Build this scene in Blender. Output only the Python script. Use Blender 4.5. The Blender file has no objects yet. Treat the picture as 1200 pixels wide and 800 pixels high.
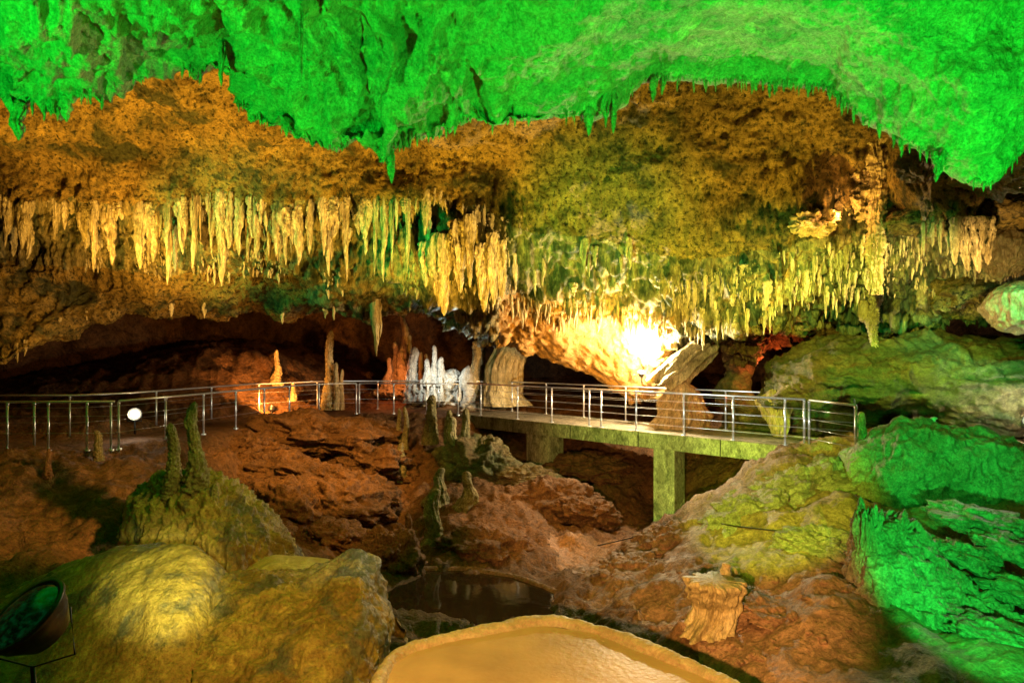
import bpy, math, random
import numpy as np
from mathutils import Vector, Matrix
from mathutils.bvhtree import BVHTree

random.seed(7); RNG = np.random.default_rng(7)
C = bpy.context.scene.collection
F, CX, CY = 782.0, 600.0, 414.0          # focal length and horizon in photo pixels; the eye is the origin, +Y into the cave

def P(px, py, d): return ((px-CX)/F*d, d, (CY-py)/F*d)

# ------------------------------------------------------------------ noise
def _hash(ix, iy, iz, s):
    h = (ix.astype(np.uint32)*np.uint32(374761393) + iy.astype(np.uint32)*np.uint32(668265263)
         + iz.astype(np.uint32)*np.uint32(2147483647) + np.uint32(s*1274126177 & 0xffffffff))
    h = (h ^ (h >> np.uint32(13)))*np.uint32(1274126177)
    h = (h ^ (h >> np.uint32(16)))*np.uint32(2246822519)
    return h ^ (h >> np.uint32(15))

def noise(p, s=0):
    p = np.asarray(p, dtype=np.float64) + 1000.37
    i = np.floor(p).astype(np.int64); f = p-i; w = f*f*f*(f*(f*6-15)+10)
    r = 0
    for dx in (0, 1):
        for dy in (0, 1):
            for dz in (0, 1):
                h = _hash(i[..., 0]+dx, i[..., 1]+dy, i[..., 2]+dz, s)
                a = (h & np.uint32(1023))/1023.0*2*math.pi; b = ((h >> np.uint32(10)) & np.uint32(1023))/1023.0*2-1
                q = np.sqrt(1-b*b)
                g = q*np.cos(a)*(f[..., 0]-dx) + q*np.sin(a)*(f[..., 1]-dy) + b*(f[..., 2]-dz)
                ww = (w[..., 0] if dx else 1-w[..., 0])*(w[..., 1] if dy else 1-w[..., 1])*(w[..., 2] if dz else 1-w[..., 2])
                r = r + g*ww
    return r*1.5

def fbm(p, o=4, s=0, gain=.5, lac=2.03):
    p = np.asarray(p, dtype=np.float64); r = 0; a = 1
    for k in range(o):
        r = r + a*noise(p, s+k); p = p*lac; a *= gain
    return r

def ridged(p, o=4, s=0, gain=.5):
    p = np.asarray(p, dtype=np.float64); r = 0; a = 1
    for k in range(o):
        r = r + a*(1-np.abs(noise(p, s+k))*2); p = p*2.07; a *= gain
    return r

def sc3(p, x, y, z): return p*np.array([x, y, z])
def sstep(a, b, x): t = np.clip((x-a)/(b-a), 0, 1); return t*t*(3-2*t)

# ------------------------------------------------------------------ mesh building
def mesh_from(name, v, f, mat=None, smooth=True):
    me = bpy.data.meshes.new(name)
    v = np.asarray(v, dtype=np.float32).reshape(-1, 3); f = np.asarray(f, dtype=np.int32)
    me.vertices.add(len(v)); me.vertices.foreach_set('co', v.ravel())
    n, k = f.shape
    me.loops.add(n*k); me.loops.foreach_set('vertex_index', f.ravel())
    me.polygons.add(n); me.polygons.foreach_set('loop_start', np.arange(0, n*k, k, dtype=np.int32))
    me.polygons.foreach_set('loop_total', np.full(n, k, dtype=np.int32))
    me.polygons.foreach_set('use_smooth', np.full(n, smooth, dtype=bool))
    me.update(calc_edges=True); me.validate()
    if mat: me.materials.append(mat)
    return me

def grid_faces(nv, nu, wrap=False):
    i = np.arange(nv-1)[:, None]; j = np.arange(nu if wrap else nu-1)[None, :]
    j2 = (j+1) % nu
    a = i*nu+j; b = i*nu+j2; c = (i+1)*nu+j2; d = (i+1)*nu+j
    return np.stack([a+0*b, b, c, d], -1).reshape(-1, 4)

def grid_normals(g):
    du = np.gradient(g, axis=1); dv = np.gradient(g, axis=0)
    n = np.cross(du, dv); n /= np.linalg.norm(n, axis=-1, keepdims=True)+1e-9
    return n

def hermite(rows, nv):
    """rows (R, nu, 3) -> (nv, nu, 3), Catmull-Rom through the rows, spaced by mean distance."""
    R = len(rows); d = np.linalg.norm(np.diff(rows, axis=0), axis=-1).mean(1)
    t = np.concatenate([[0], np.cumsum(d)]); t /= t[-1]
    q = np.linspace(0, 1, nv); out = np.zeros((nv,)+rows.shape[1:])
    ext = np.concatenate([[2*rows[0]-rows[1]], rows, [2*rows[-1]-rows[-2]]]); te = np.concatenate([[-t[1]], t, [2-t[-2]]])
    for k, s in enumerate(q):
        i = min(np.searchsorted(t, s, side='right')-1, R-2); h = t[i+1]-t[i]; u = (s-t[i])/h
        p0, p1, p2, p3 = ext[i:i+4]; t0, t1, t2, t3 = te[i:i+4]
        m1 = (p2-p0)/(t2-t0)*h; m2 = (p3-p1)/(t3-t1)*h
        # limit overshoot
        out[k] = (2*u**3-3*u**2+1)*p1 + (u**3-2*u**2+u)*m1*.8 + (-2*u**3+3*u**2)*p2 + (u**3-u**2)*m2*.8
    return out

def link(name, me, parent=None):
    o = bpy.data.objects.new(name, me); C.objects.link(o)
    if parent: o.parent = parent
    return o

def tag(o, label=None, cat=None, group=None, kind=None):
    for k, v in (('label', label), ('category', cat), ('group', group), ('kind', kind)):
        if v: o[k] = v
    return o

def thing(name, label, cat, loc=(0, 0, 0), group=None):
    o = bpy.data.objects.new(name, None); C.objects.link(o); o.location = loc
    return tag(o, label, cat, group)

def tube(pts, r, n=8, caps=True):
    pts = [Vector(p) for p in pts]; V = []; Fq = []
    up = Vector((0, 0, 1)); rr = r if isinstance(r, (list, tuple)) else [r]*len(pts)
    for i, p in enumerate(pts):
        t = (pts[min(i+1, len(pts)-1)]-pts[max(i-1, 0)]).normalized()
        a = t.cross(up) if abs(t.z) < .95 else t.cross(Vector((1, 0, 0)))
        a.normalize(); b = t.cross(a)
        for k in range(n):
            w = 2*math.pi*k/n; V.append(tuple(p+(a*math.cos(w)+b*math.sin(w))*rr[i]))
    for i in range(len(pts)-1):
        for k in range(n):
            Fq.append((i*n+k, i*n+(k+1) % n, (i+1)*n+(k+1) % n, (i+1)*n+k))
    if caps:
        for e, i in ((0, 0), (1, len(pts)-1)):
            c = len(V); V.append(tuple(pts[i]))
            for k in range(n): Fq.append((c, i*n+k, i*n+(k+1) % n, c) if e else (c, i*n+(k+1) % n, i*n+k, c))
    return V, Fq

def poly_mesh(name, parts, mat, smooth=True):
    """parts: list of (verts, faces-of-any-size)"""
    V = []; Fs = []
    for v, f in parts:
        o = len(V); V += [tuple(x) for x in v]
        for q in f:
            q = [a+o for a in q]
            if len(q) == 4 and q[0] == q[3]: q = q[:3]
            Fs.append(q)
    me = bpy.data.meshes.new(name); me.from_pydata(V, [], Fs); me.validate()
    for p in me.polygons: p.use_smooth = smooth
    me.materials.append(mat); return me

def revolve(prof, n=24, M=None):
    V = []; Fq = []
    for r, z in prof:
        for k in range(n):
            w = 2*math.pi*k/n; p = Vector((r*math.cos(w), r*math.sin(w), z))
            V.append(tuple(M @ p) if M else tuple(p))
    for i in range(len(prof)-1):
        for k in range(n): Fq.append((i*n+k, i*n+(k+1) % n, (i+1)*n+(k+1) % n, (i+1)*n+k))
    return V, Fq

# ------------------------------------------------------------------ materials
def rock_mat(name, a, b, dark, scale=.6, fine=7, pit=.5, rough=.62, bump=.5, bdist=.05, streak=0, moss=None, moss_amt=.5, lacing=.0, spec=.3, grain=.45):
    m = bpy.data.materials.new(name); m.use_nodes = True; nt = m.node_tree; N = nt.nodes; L = nt.links
    for n in list(N): N.remove(n)
    out = N.new('ShaderNodeOutputMaterial'); bs = N.new('ShaderNodeBsdfPrincipled'); L.new(bs.outputs[0], out.inputs[0])
    geo = N.new('ShaderNodeNewGeometry'); mp = N.new('ShaderNodeMapping'); L.new(geo.outputs['Position'], mp.inputs[0])
    mp.inputs['Scale'].default_value = (1, 1, 1-.85*streak)
    def nz(sc, det=8, ro=.55, dist=0, src=None):
        n = N.new('ShaderNodeTexNoise'); n.inputs['Scale'].default_value = sc; n.inputs['Detail'].default_value = det
        n.inputs['Roughness'].default_value = ro; n.inputs['Distortion'].default_value = dist
        L.new((src or mp).outputs[0], n.inputs['Vector']); return n
    def ramp(src, p0, p1, c0=(0, 0, 0, 1), c1=(1, 1, 1, 1)):
        r = N.new('ShaderNodeValToRGB'); r.color_ramp.elements[0].position = p0; r.color_ramp.elements[1].position = p1
        r.color_ramp.elements[0].color = c0; r.color_ramp.elements[1].color = c1; L.new(src, r.inputs[0]); return r
    def mix(fac, c1, c2, mode='MIX'):
        x = N.new('ShaderNodeMix'); x.data_type = 'RGBA'; x.blend_type = mode
        if isinstance(fac, (int, float)): x.inputs[0].default_value = fac
        else: L.new(fac, x.inputs[0])
        for s, c in ((6, c1), (7, c2)):
            if isinstance(c, tuple): x.inputs[s].default_value = (*c, 1)
            else: L.new(c, x.inputs[s])
        return x.outputs[2]
    n1 = nz(scale, 9, .6, .6); n2 = nz(fine, 9, .65); n3 = nz(scale*3.1, 6, .6, 1.2)
    col = mix(ramp(n1.outputs[0], .38, .62).outputs[0], a, b)
    col = mix(ramp(n3.outputs[0], .52, .68).outputs[0], col, tuple(min(1, x*1.25) for x in a))
    if moss:
        n4 = nz(scale*1.7, 8, .65, .3)
        col = mix(ramp(n4.outputs[0], .62-.25*moss_amt, .72-.25*moss_amt).outputs[0], col, moss)
    pr = ramp(n2.outputs[0], .36, .52); 
    mt = N.new('ShaderNodeMath'); mt.operation = 'MULTIPLY_ADD'; mt.inputs[1].default_value = -pit; mt.inputs[2].default_value = pit
    L.new(pr.outputs[0], mt.inputs[0])
    col = mix(mt.outputs[0], col, dark)
    if lacing:
        v = N.new('ShaderNodeTexVoronoi'); v.feature = 'DISTANCE_TO_EDGE'; v.inputs['Scale'].default_value = scale*2.4
        w = nz(3, 5, .6); ad = N.new('ShaderNodeVectorMath'); ad.operation = 'MULTIPLY_ADD'
        L.new(w.outputs[1], ad.inputs[0]); ad.inputs[1].default_value = (.6, .6, .6); L.new(mp.outputs[0], ad.inputs[2]); L.new(ad.outputs[0], v.inputs['Vector'])
        cr = ramp(v.outputs['Distance'], .0, .035, (1, 1, 1, 1), (0, 0, 0, 1))
        q = N.new('ShaderNodeMath'); q.operation = 'MULTIPLY'; q.inputs[1].default_value = lacing; L.new(cr.outputs[0], q.inputs[0])
        col = mix(q.outputs[0], col, dark)
    g1 = nz(min(34, fine*3.6), 4, .75, .2); gr = ramp(g1.outputs[0], .40, .60, (1-grain,)*3+(1,), (1+.0*grain,)*3+(1,))
    col = mix(1.0, col, gr.outputs[0], 'MULTIPLY')
    L.new(col, bs.inputs['Base Color'])
    bs.inputs['Specular IOR Level'].default_value = spec
    rr = ramp(n1.outputs[0], .3, .7, (rough-.18,)*3+(1,), (min(1, rough+.15),)*3+(1,)); L.new(rr.outputs[0], bs.inputs['Roughness'])
    b1 = N.new('ShaderNodeBump'); b1.inputs['Strength'].default_value = bump; b1.inputs['Distance'].default_value = bdist*2.2; L.new(n3.outputs[0], b1.inputs['Height'])
    b0 = N.new('ShaderNodeBump'); b0.inputs['Strength'].default_value = min(1, bump*.8); b0.inputs['Distance'].default_value = .02; L.new(g1.outputs[0], b0.inputs['Height']); L.new(b1.outputs[0], b0.inputs['Normal'])
    b2 = N.new('ShaderNodeBump'); b2.inputs['Strength'].default_value = bump; b2.inputs['Distance'].default_value = bdist; L.new(n2.outputs[0], b2.inputs['Height']); L.new(b0.outputs[0], b2.inputs['Normal'])
    L.new(b2.outputs[0], bs.inputs['Normal'])
    return m

def plain_mat(name, col, rough=.4, metal=0, emit=None, estr=0, spec=.5, bump=0, bscale=20, coat=0):
    m = bpy.data.materials.new(name); m.use_nodes = True; nt = m.node_tree; bs = nt.nodes['Principled BSDF']
    bs.inputs['Roughness'].default_value = rough; bs.inputs['Metallic'].default_value = metal; bs.inputs['Specular IOR Level'].default_value = spec
    bs.inputs['Coat Weight'].default_value = coat
    n = nt.nodes.new('ShaderNodeTexNoise'); n.inputs['Scale'].default_value = bscale; n.inputs['Detail'].default_value = 6
    g = nt.nodes.new('ShaderNodeNewGeometry'); nt.links.new(g.outputs['Position'], n.inputs['Vector'])
    r = nt.nodes.new('ShaderNodeValToRGB'); r.color_ramp.elements[0].position = .35; r.color_ramp.elements[1].position = .65
    r.color_ramp.elements[0].color = tuple(x*.72 for x in col)+(1,); r.color_ramp.elements[1].color = tuple(min(1, x*1.12) for x in col)+(1,)
    nt.links.new(n.outputs[0], r.inputs[0]); nt.links.new(r.outputs[0], bs.inputs['Base Color'])
    if emit: bs.inputs['Emission Color'].default_value = (*emit, 1); bs.inputs['Emission Strength'].default_value = estr
    if bump:
        b = nt.nodes.new('ShaderNodeBump'); b.inputs['Strength'].default_value = bump; b.inputs['Distance'].default_value = .02
        nt.links.new(n.outputs[0], b.inputs['Height']); nt.links.new(b.outputs[0], bs.inputs['Normal'])
    return m

M = {}
M['ceil'] = rock_mat('ceiling limestone', (.60, .52, .30), (.36, .36, .24), (.12, .20, .08), .8, 7, .45, .6, 1, .06)
M['vault'] = rock_mat('ochre vault', (.50, .33, .09), (.30, .20, .06), (.02, .022, .01), .5, 10, 1.0, .7, 1, .09, moss=(.09, .09, .035), moss_amt=.40)
M['fringe'] = rock_mat('fluted fringe wall', (.46, .36, .16), (.20, .18, .08), (.03, .035, .015), 1.6, 7, .8, .5, .9, .05, streak=.9, moss=(.08, .10, .05), moss_amt=.55)
M['orange'] = rock_mat('pitted orange vault', (.62, .40, .15), (.48, .29, .09), (.16, .09, .03), .9, 11, .5, .6, .8, .04)
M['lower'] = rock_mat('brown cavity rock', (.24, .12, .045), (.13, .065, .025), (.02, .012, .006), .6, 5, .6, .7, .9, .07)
M['flow'] = rock_mat('cream flowstone', (.62, .48, .24), (.45, .33, .14), (.10, .07, .03), 1.2, 9, .35, .45, .6, .03, streak=.9)
M['straw'] = rock_mat('pale dripstone', (.74, .60, .33), (.42, .32, .13), (.07, .055, .02), 3.2, 13, .55, .42, .8, .03, streak=.85)
M['white'] = rock_mat('white calcite', (.80, .78, .72), (.60, .58, .5), (.2, .18, .12), 2, 12, .35, .4, .6, .03, streak=.5)
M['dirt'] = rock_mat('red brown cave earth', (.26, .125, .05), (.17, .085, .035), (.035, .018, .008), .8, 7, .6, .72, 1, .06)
M['slope'] = rock_mat('pinkish clay slope', (.40, .22, .12), (.30, .17, .085), (.07, .035, .02), .7, 6, .45, .6, .9, .05)
M['boulder'] = rock_mat('mottled flowstone', (.50, .37, .12), (.26, .16, .05), (.05, .04, .015), 1.1, 22, .45, .38, .9, .02, grain=.28, moss=(.15, .14, .10), moss_amt=.5)
M['mossy'] = rock_mat('yellow green stained boulder', (.30, .24, .10), (.20, .13, .055), (.04, .03, .015), .5, 6, .5, .6, .8, .05, streak=-.8, moss=(.12, .13, .05), moss_amt=.6)
M['right'] = rock_mat('rough clay rock', (.42, .33, .22), (.30, .22, .13), (.06, .04, .02), .9, 9, .5, .6, 1, .045, lacing=.25)
M['rim'] = rock_mat('calcite rim', (.78, .60, .30), (.62, .44, .20), (.3, .18, .08), 1.1, 10, .25, .45, .5, .02, grain=.18)
M['stalag'] = rock_mat('knobbly stalagmite', (.40, .34, .16), (.26, .21, .09), (.07, .06, .02), 2, 14, .5, .5, .9, .03)
M['concrete'] = rock_mat('weathered concrete', (.42, .36, .25), (.22, .18, .12), (.07, .055, .03), 1.4, 9, .65, .7, .7, .02, streak=.5, moss=(.13, .12, .07), moss_amt=.35)
M['steel'] = plain_mat('brushed steel', (.78, .78, .76), .3, .75, bscale=60)
M['black'] = plain_mat('black lamp metal', (.02, .02, .02), .4, .3)
M['cable'] = plain_mat('black cable', (.02, .015, .01), .5)

def water(name, col, rough, bump, scale, spec=.5, murk=0):
    m = plain_mat(name, col, rough, 0, spec=spec, bump=0, bscale=1.2, coat=0)
    nt = m.node_tree; b = nt.nodes.new('ShaderNodeBump'); n = nt.nodes.new('ShaderNodeTexNoise'); n.inputs['Scale'].default_value = scale; n.inputs['Detail'].default_value = 3
    g = nt.nodes.new('ShaderNodeNewGeometry'); nt.links.new(g.outputs['Position'], n.inputs['Vector'])
    b.inputs['Strength'].default_value = bump; b.inputs['Distance'].default_value = .01; nt.links.new(n.outputs[0], b.inputs['Height'])
    nt.links.new(b.outputs[0], nt.nodes['Principled BSDF'].inputs['Normal']); return m
M['silt_water'] = water('silty shallow water', (.74, .45, .20), .42, .7, 16, .3)
M['dark_water'] = water('dark still water', (.035, .022, .010), .06, .25, 2.5, .7)

# ------------------------------------------------------------------ lofted cave shells
SURF = {}
def interp_row(pts, U, kind='lin', sm=0):
    a = np.array(pts, dtype=float); y = np.stack([np.interp(U, a[:, 0], a[:, k]) for k in range(1, a.shape[1])], -1)
    if sm:
        n = int(sm); k = np.hanning(2*n+3)[1:-1]; k /= k.sum()
        yp = np.pad(y, ((n, n), (0, 0)), mode='edge'); y = np.stack([np.convolve(yp[:, j], k, 'valid') for j in range(y.shape[1])], -1)
    return y

def shell(name, rows, nv, disp, mat, label=None, kind='structure', cat=None, toward=(0, 0, -.5)):
    g = hermite(np.array(rows), nv); n = grid_normals(g)
    s = np.sign(((np.array(toward)-g)*n).sum(-1, keepdims=True)); s[s == 0] = 1
    # one consistent side
    if (s > 0).mean() < .5: n = -n
    g = g + n*disp(g)[..., None]
    f = grid_faces(g.shape[0], g.shape[1])
    o = link(name, mesh_from(name, g, f, mat)); tag(o, label, cat, None, kind)
    SURF[name] = BVHTree.FromPolygons([tuple(x) for x in g.reshape(-1, 3)], f.tolist())
    return o, g

def pix_rows(U, specs, sm=4):
    rows = []
    for spec in specs:
        y = interp_row(spec, U, sm=sm); py, d = y[:, 0], y[:, 1]
        rows.append(np.stack([(U-CX)/F*d, d, (CY-py)/F*d], -1))
    return rows

# --- near ceiling, lit green
LIP = [(-500,140,11),(-60,135,11),(0,118,10.6),(12,140,10.5),(40,128,10.5),(100,124,10.5),(140,112,10.6),(165,98,10.7),(182,86,10.9),(205,80,11),(245,92,11),(262,102,10.9),(290,138,10.5),(330,172,10.2),
       (360,180,10.2),(400,188,10.1),(440,200,10),(458,206,10),(470,182,10.1),(520,156,10.4),(570,166,10.4),(610,162,10.4),(650,150,10.6),(700,128,11),(730,106,11.3),(760,94,11.5),(800,88,11.5),(850,92,11.4),
       (900,98,11.2),(950,104,11),(985,122,10.7),(1010,130,10.5),(1040,150,10.2),(1080,172,10),(1110,190,9.9),(1150,206,9.8),(1180,186,9.8),(1200,172,9.8),(1260,160,9.8),(1700,170,9.8)]
U1 = np.linspace(-450, 1650, 900)
lip = interp_row(LIP, U1, sm=2); lpy, ld = lip[:, 0], lip[:, 1]
lipsm = interp_row(LIP, U1, sm=40); lpS, ldS = lipsm[:, 0], lipsm[:, 1]
def rowp(py, d, dz=0, xs=None): 
    d = np.broadcast_to(d, U1.shape); py = np.broadcast_to(py, U1.shape)
    return np.stack([(U1-CX)/F*(xs if xs is not None else d), d, (CY-py)/F*d+dz], -1)
rows = [rowp(lpS-190, ldS+1.7, xs=ldS), rowp(lpS-60, ldS+1.0, xs=ldS), rowp(lpy-8, ld+.22), rowp(lpy, ld), rowp(lpy-16, ld-.25), rowp(lpS*.55, ldS-1.1, xs=ldS-.9), rowp(0, 8.3, xs=8.8),
        rowp(-180, 6.6, xs=8), rowp(-600, 4.0, 0, 7.5), np.stack([(U1-CX)/F*7.5, 0*U1+1, 0*U1+5.2], -1), np.stack([(U1-CX)/F*7.5, 0*U1-4, 0*U1+5.0], -1)]
def d_near(g):
    ls = 1-sstep(-1.5, 1.0, g[..., 0])
    fl = ridged(sc3(g, 1.3, .8, .42)+fbm(g*.5, 2, 3)[..., None]*.5, 4, 11)-1.3
    crev = .5*np.clip(ridged(sc3(g, 1.1, .9, .28)+.35*fbm(g*1.2, 2, 33)[..., None], 2, 31)-1.22, 0, 1)
    wp = .5*fbm(g*.7, 2, 35)[..., None]
    drp = (ridged(sc3(g, 1.5, .30, .30)+wp, 3, 36)-1.3)*ls-.8*ls*np.clip(ridged(sc3(g, .9, .16, .16)+wp+9, 2, 38)-1.2, 0, 1)
    return .22*drp+.34*fbm(g*.45, 3, 1)+(.05+.17*ls)*fl+(.06+.03*ls)*fbm(sc3(g, 1.8, 1.8, .7), 5, 21)+.035*ridged(g*3.2, 3, 25)-(.12+.95*ls)*crev+.03*fbm(g*8, 3, 27)
shell('cave_ceiling', rows, 520, d_near, M['ceil'])

# --- far vault, fringe wall and lower lip as one long shell
colU = [-450, 0, 60, 100, 200, 280, 340, 400, 450, 500, 550, 580, 610, 650, 700, 735, 770, 800, 850, 890, 950, 1000, 1050, 1100, 1200, 1650]
C_py = [232, 236, 238, 240, 240, 242, 242, 240, 238, 236, 244, 256, 268, 276, 284, 290, 300, 308, 306, 296, 282, 268, 262, 258, 252, 250]
C_d  = [17, 17.3, 17.4, 17.5, 17.5, 17.5, 17.5, 17.3, 17.2, 17, 16.8, 16.8, 16.9, 17, 17, 16.8, 16.5, 16.3, 15.9, 15.5, 15, 14.6, 14.3, 14, 13.2, 13]
D_py = [310, 305, 308, 310, 316, 318, 322, 328, 332, 338, 346, 352, 356, 362, 366, 368, 374, 378, 372, 362, 350, 344, 336, 330, 322, 320]
D_d  = [18, 18.2, 18.3, 18.5, 18.6, 18.6, 18.6, 18.4, 18.2, 18, 18, 18, 18.2, 18.4, 18.4, 18, 17.6, 17.2, 16.8, 16.4, 16, 15.6, 15.4, 15, 14.4, 14]
E_py = [450, 432, 396, 374, 364, 360, 368, 372, 366, 366, 384, 402, 410, 418, 440, 462, 462, 404, 396, 372, 372, 384, 376, 372, 372, 372]
E_d  = [17, 17, 17.6, 18.4, 19, 19.4, 19.6, 19.6, 19.6, 19.8, 20, 20, 20, 20, 20, 19.8, 19.4, 18.6, 18, 17.4, 16.8, 16.4, 16, 15.6, 15, 14.6]
z = lambda py, d: list(zip(colU, py, d))
U2 = np.linspace(-420, 1620, 860)
cp, cd = [np.interp(U2, colU, q) for q in (C_py, C_d)]
spec = [
    z([-120]*26, [12.6]*26), z([20]*26, [13.4]*26), z([110]*26, [14.8]*26),
    z([180]*26, [16.6+.0*x for x in C_d]), z([p-16 for p in C_py], [d-(.30 if u < 580 else .15) for u, d in zip(colU, C_d)]), z(C_py, C_d), z([p+9 for p in C_py], [d+(.55 if u < 580 else .12) for u, d in zip(colU, C_d)]),
    z(D_py, D_d), z([.5*(a+b)+2 for a, b in zip(D_py, E_py)], [.5*(a+b)-.1 for a, b in zip(D_d, E_d)]), z([e-4 for e in E_py], E_d), z([e+1 for e in E_py], [d+.4 for d in E_d]),
    z([min(e-18, 385) for e in E_py], [d+2.5 for d in E_d]), z([330]*26, [30]*26)]
for k in (3,):
    spec[k] = [(u, 180, min(16.6, d-.7)) for u, d in zip(colU, C_d)]
spec[2] = [(u, 110, min(14.8, d-1.3)) for u, d in zip(colU, C_d)]
spec[1] = [(u, 20, min(13.4, d-1.9)) for u, d in zip(colU, C_d)]
spec[0] = [(u, -120, min(12.6, d-2.6)) for u, d in zip(colU, C_d)]
rows2 = pix_rows(U2, spec, sm=5)
jn = lambda s, a: a*fbm(np.stack([U2*.012, 0*U2+s, 0*U2], -1), 5, s)/F*17
jC, jD, jE = jn(3, 14), jn(5, 12), jn(7, 14)
for i, j in ((4, jC), (5, jC), (6, jC), (7, jD), (8, .5*(jD+jE)), (9, jE), (10, jE)): rows2[i][:, 2] += j
def gz(g, px, py, r):   # distance mask in view-independent way: uses world point of that spot
    return np.exp(-(((g[..., 0]/g[..., 1]*F+CX-px)/r)**2+((CY-g[..., 2]/g[..., 1]*F-py)/r)**2))
def d_vault(g):
    zz = g[..., 2]; low = 1-sstep(1.0, 3.2, zz)
    r = .50*fbm(g*.35, 3, 41)+.24*fbm(g*1.1, 5, 45)+.12*np.abs(fbm(g*3.1, 3, 47))+.05*fbm(g*7, 3, 48)
    fl = ridged(sc3(g, 2.6, 2.6, .3), 3, 55)-1.2
    cen = np.exp(-((g[..., 0]-2.2)/2.3)**4)*sstep(1.9, 1.2, zz)*sstep(-1.6, -1, zz)
    m = sstep(4.4, 3.7, zz)
    m = m*(1-.7*np.exp(-((g[..., 0]-3)/2.4)**4)*sstep(2.0, 2.6, zz))
    m = m*(1-.75*sstep(-1.5, -3, g[..., 0])*sstep(2.15, 1.8, zz))
    r = r+.30*fl*m+.15*(ridged(sc3(g, 5.5, 5.5, .5), 3, 57)-1.2)*m
    r = r*(1-.84*cen)
    r = r*(1-.45*np.exp(-(((g[..., 0]-2.8)/2.0)**2+((zz-3.0)/1.0)**2)**2))
    nic = P(1080, 212, 14.2); r = r-2.2*np.exp(-(((g[..., 0]-nic[0])/.75)**2+((zz-nic[2])/.55)**2)**2)
    return r
vo, vg = shell('cave_vault', rows2, 620, d_vault, M['vault'])
vo.data.materials.append(M['fringe']); vo.data.materials.append(M['orange']); vo.data.materials.append(M['dirt'])
vf = grid_faces(vg.shape[0], vg.shape[1]); vc = vg.reshape(-1, 3)[vf].mean(1)
vpx = vc[:, 0]/vc[:, 1]*F+CX; vpy = CY-vc[:, 2]/vc[:, 1]*F+9*fbm(vc*1.3, 3, 49)
cI, dI, eI = [np.interp(vpx, colU, q) for q in (C_py, D_py, E_py)]
mi = np.zeros(len(vc), np.int32); mi[(vpy > cI-2)&(vpy < eI+10)] = 1; mi[(vpy > dI+4)&(vpx < 560)] = 0
mi[(vpx > 585)&(vpx < 790)&(vpy > dI-8)] = 2; mi[(vpx > 360)&(vpx < 560)&(vpy > dI+4)] = 1
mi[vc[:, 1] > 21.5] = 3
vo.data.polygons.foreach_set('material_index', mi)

# --- back walls of the hollow, side walls
def plane_rows(ptsrows, nu):
    out = []
    for r in ptsrows:
        a = np.array(r, float); t = np.linspace(0, 1, nu)*(len(a)-1); i = np.minimum(t.astype(int), len(a)-2); u = (t-i)[:, None]
        out.append(a[i]*(1-u)+a[i+1]*u)
    return out
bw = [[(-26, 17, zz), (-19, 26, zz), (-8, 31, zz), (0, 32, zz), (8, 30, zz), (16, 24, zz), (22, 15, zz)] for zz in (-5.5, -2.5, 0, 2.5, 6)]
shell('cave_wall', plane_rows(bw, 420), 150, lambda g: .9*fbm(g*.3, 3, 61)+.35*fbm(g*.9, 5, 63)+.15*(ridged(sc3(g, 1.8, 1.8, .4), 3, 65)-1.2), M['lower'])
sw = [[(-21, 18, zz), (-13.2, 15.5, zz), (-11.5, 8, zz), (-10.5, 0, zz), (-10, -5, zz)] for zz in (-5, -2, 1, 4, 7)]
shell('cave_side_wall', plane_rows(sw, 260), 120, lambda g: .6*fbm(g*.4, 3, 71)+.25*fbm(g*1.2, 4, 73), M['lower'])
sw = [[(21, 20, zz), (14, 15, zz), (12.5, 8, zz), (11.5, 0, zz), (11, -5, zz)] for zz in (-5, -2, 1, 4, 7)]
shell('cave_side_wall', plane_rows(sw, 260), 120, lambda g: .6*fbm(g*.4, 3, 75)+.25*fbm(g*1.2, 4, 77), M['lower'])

# ------------------------------------------------------------------ ground: one height field
G = [(px, py, d) for px, py, d in [
    # walkway shelf
    (0,528,13.9),(60,528,13.8),(137,522,14.4),(195,512,15.6),(250,500,17.5),(290,492,19.2),(345,484,21.5),(397,481,22.8),(484,481,22.8),(550,484,22.2),
    (0,512,15.8),(230,492,19),(330,478,23.5),(430,476,24.5),(540,476,24.5),
    # hill behind the walkway
    (0,462,21),(60,444,24),(150,428,25),(240,408,25),(320,432,24.5),(375,462,25),(430,466,26),(520,464,27),(640,466,27),(760,470,24),(860,480,22),
    (0,430,30),(300,400,30),(500,440,31),(700,450,30),(900,470,24),(1000,480,20),
    # slope under the walkway down to the chasm
    (250,520,16.5),(300,525,17.5),(400,500,20.5),(300,560,15.5),(350,590,14.8),(420,600,15.2),(480,560,17),(540,520,19.5),(400,645,13),(440,665,12),(500,630,14.3),(540,640,13.8),
    (560,560,18),(620,552,19.6),(700,560,19),(700,600,17),(770,620,16.4),(650,612,15.6),(590,600,15),(560,660,12.8),(640,640,14),(700,655,13),(640,690,11.6),(560,690,11.8),(500,700,11.4),(560,715,10.8),
    (850,555,18),(850,520,19),(780,520,20),
    # behind the near pool rim
    (640,715,10.6),(700,735,9.6),(800,790,8),(900,840,6.8),(560,745,9.6),
    # right slope
    (720,660,12),(760,630,13.2),(800,605,13.4),(850,565,14),(900,540,14.3),(940,528,14.2),(1000,518,14),(1060,505,14),(1120,510,14),(1200,520,14.5),(1300,520,14),
    (760,690,10.2),(800,680,10.2),(850,640,11),(900,610,11.4),(960,590,11.6),(1020,600,11),(1100,620,10.5),(850,720,8.9),(900,690,9.2),(950,760,7.7),(950,700,8.6),(1020,690,8.6),(1050,770,7.2),(1150,790,6.9),(1200,700,8.5),(1300,650,9.5),
    # left flat
    (0,545,12.6),(80,545,12.6),(150,545,13),(60,600,10.8),(150,610,10.8),(0,640,9.6),(60,680,8.8),(200,640,10.5),(300,650,11),(0,760,7.2),(100,790,6.8),(200,800,6.9),(320,700,9.6),(400,730,9.2),
]]
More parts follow.
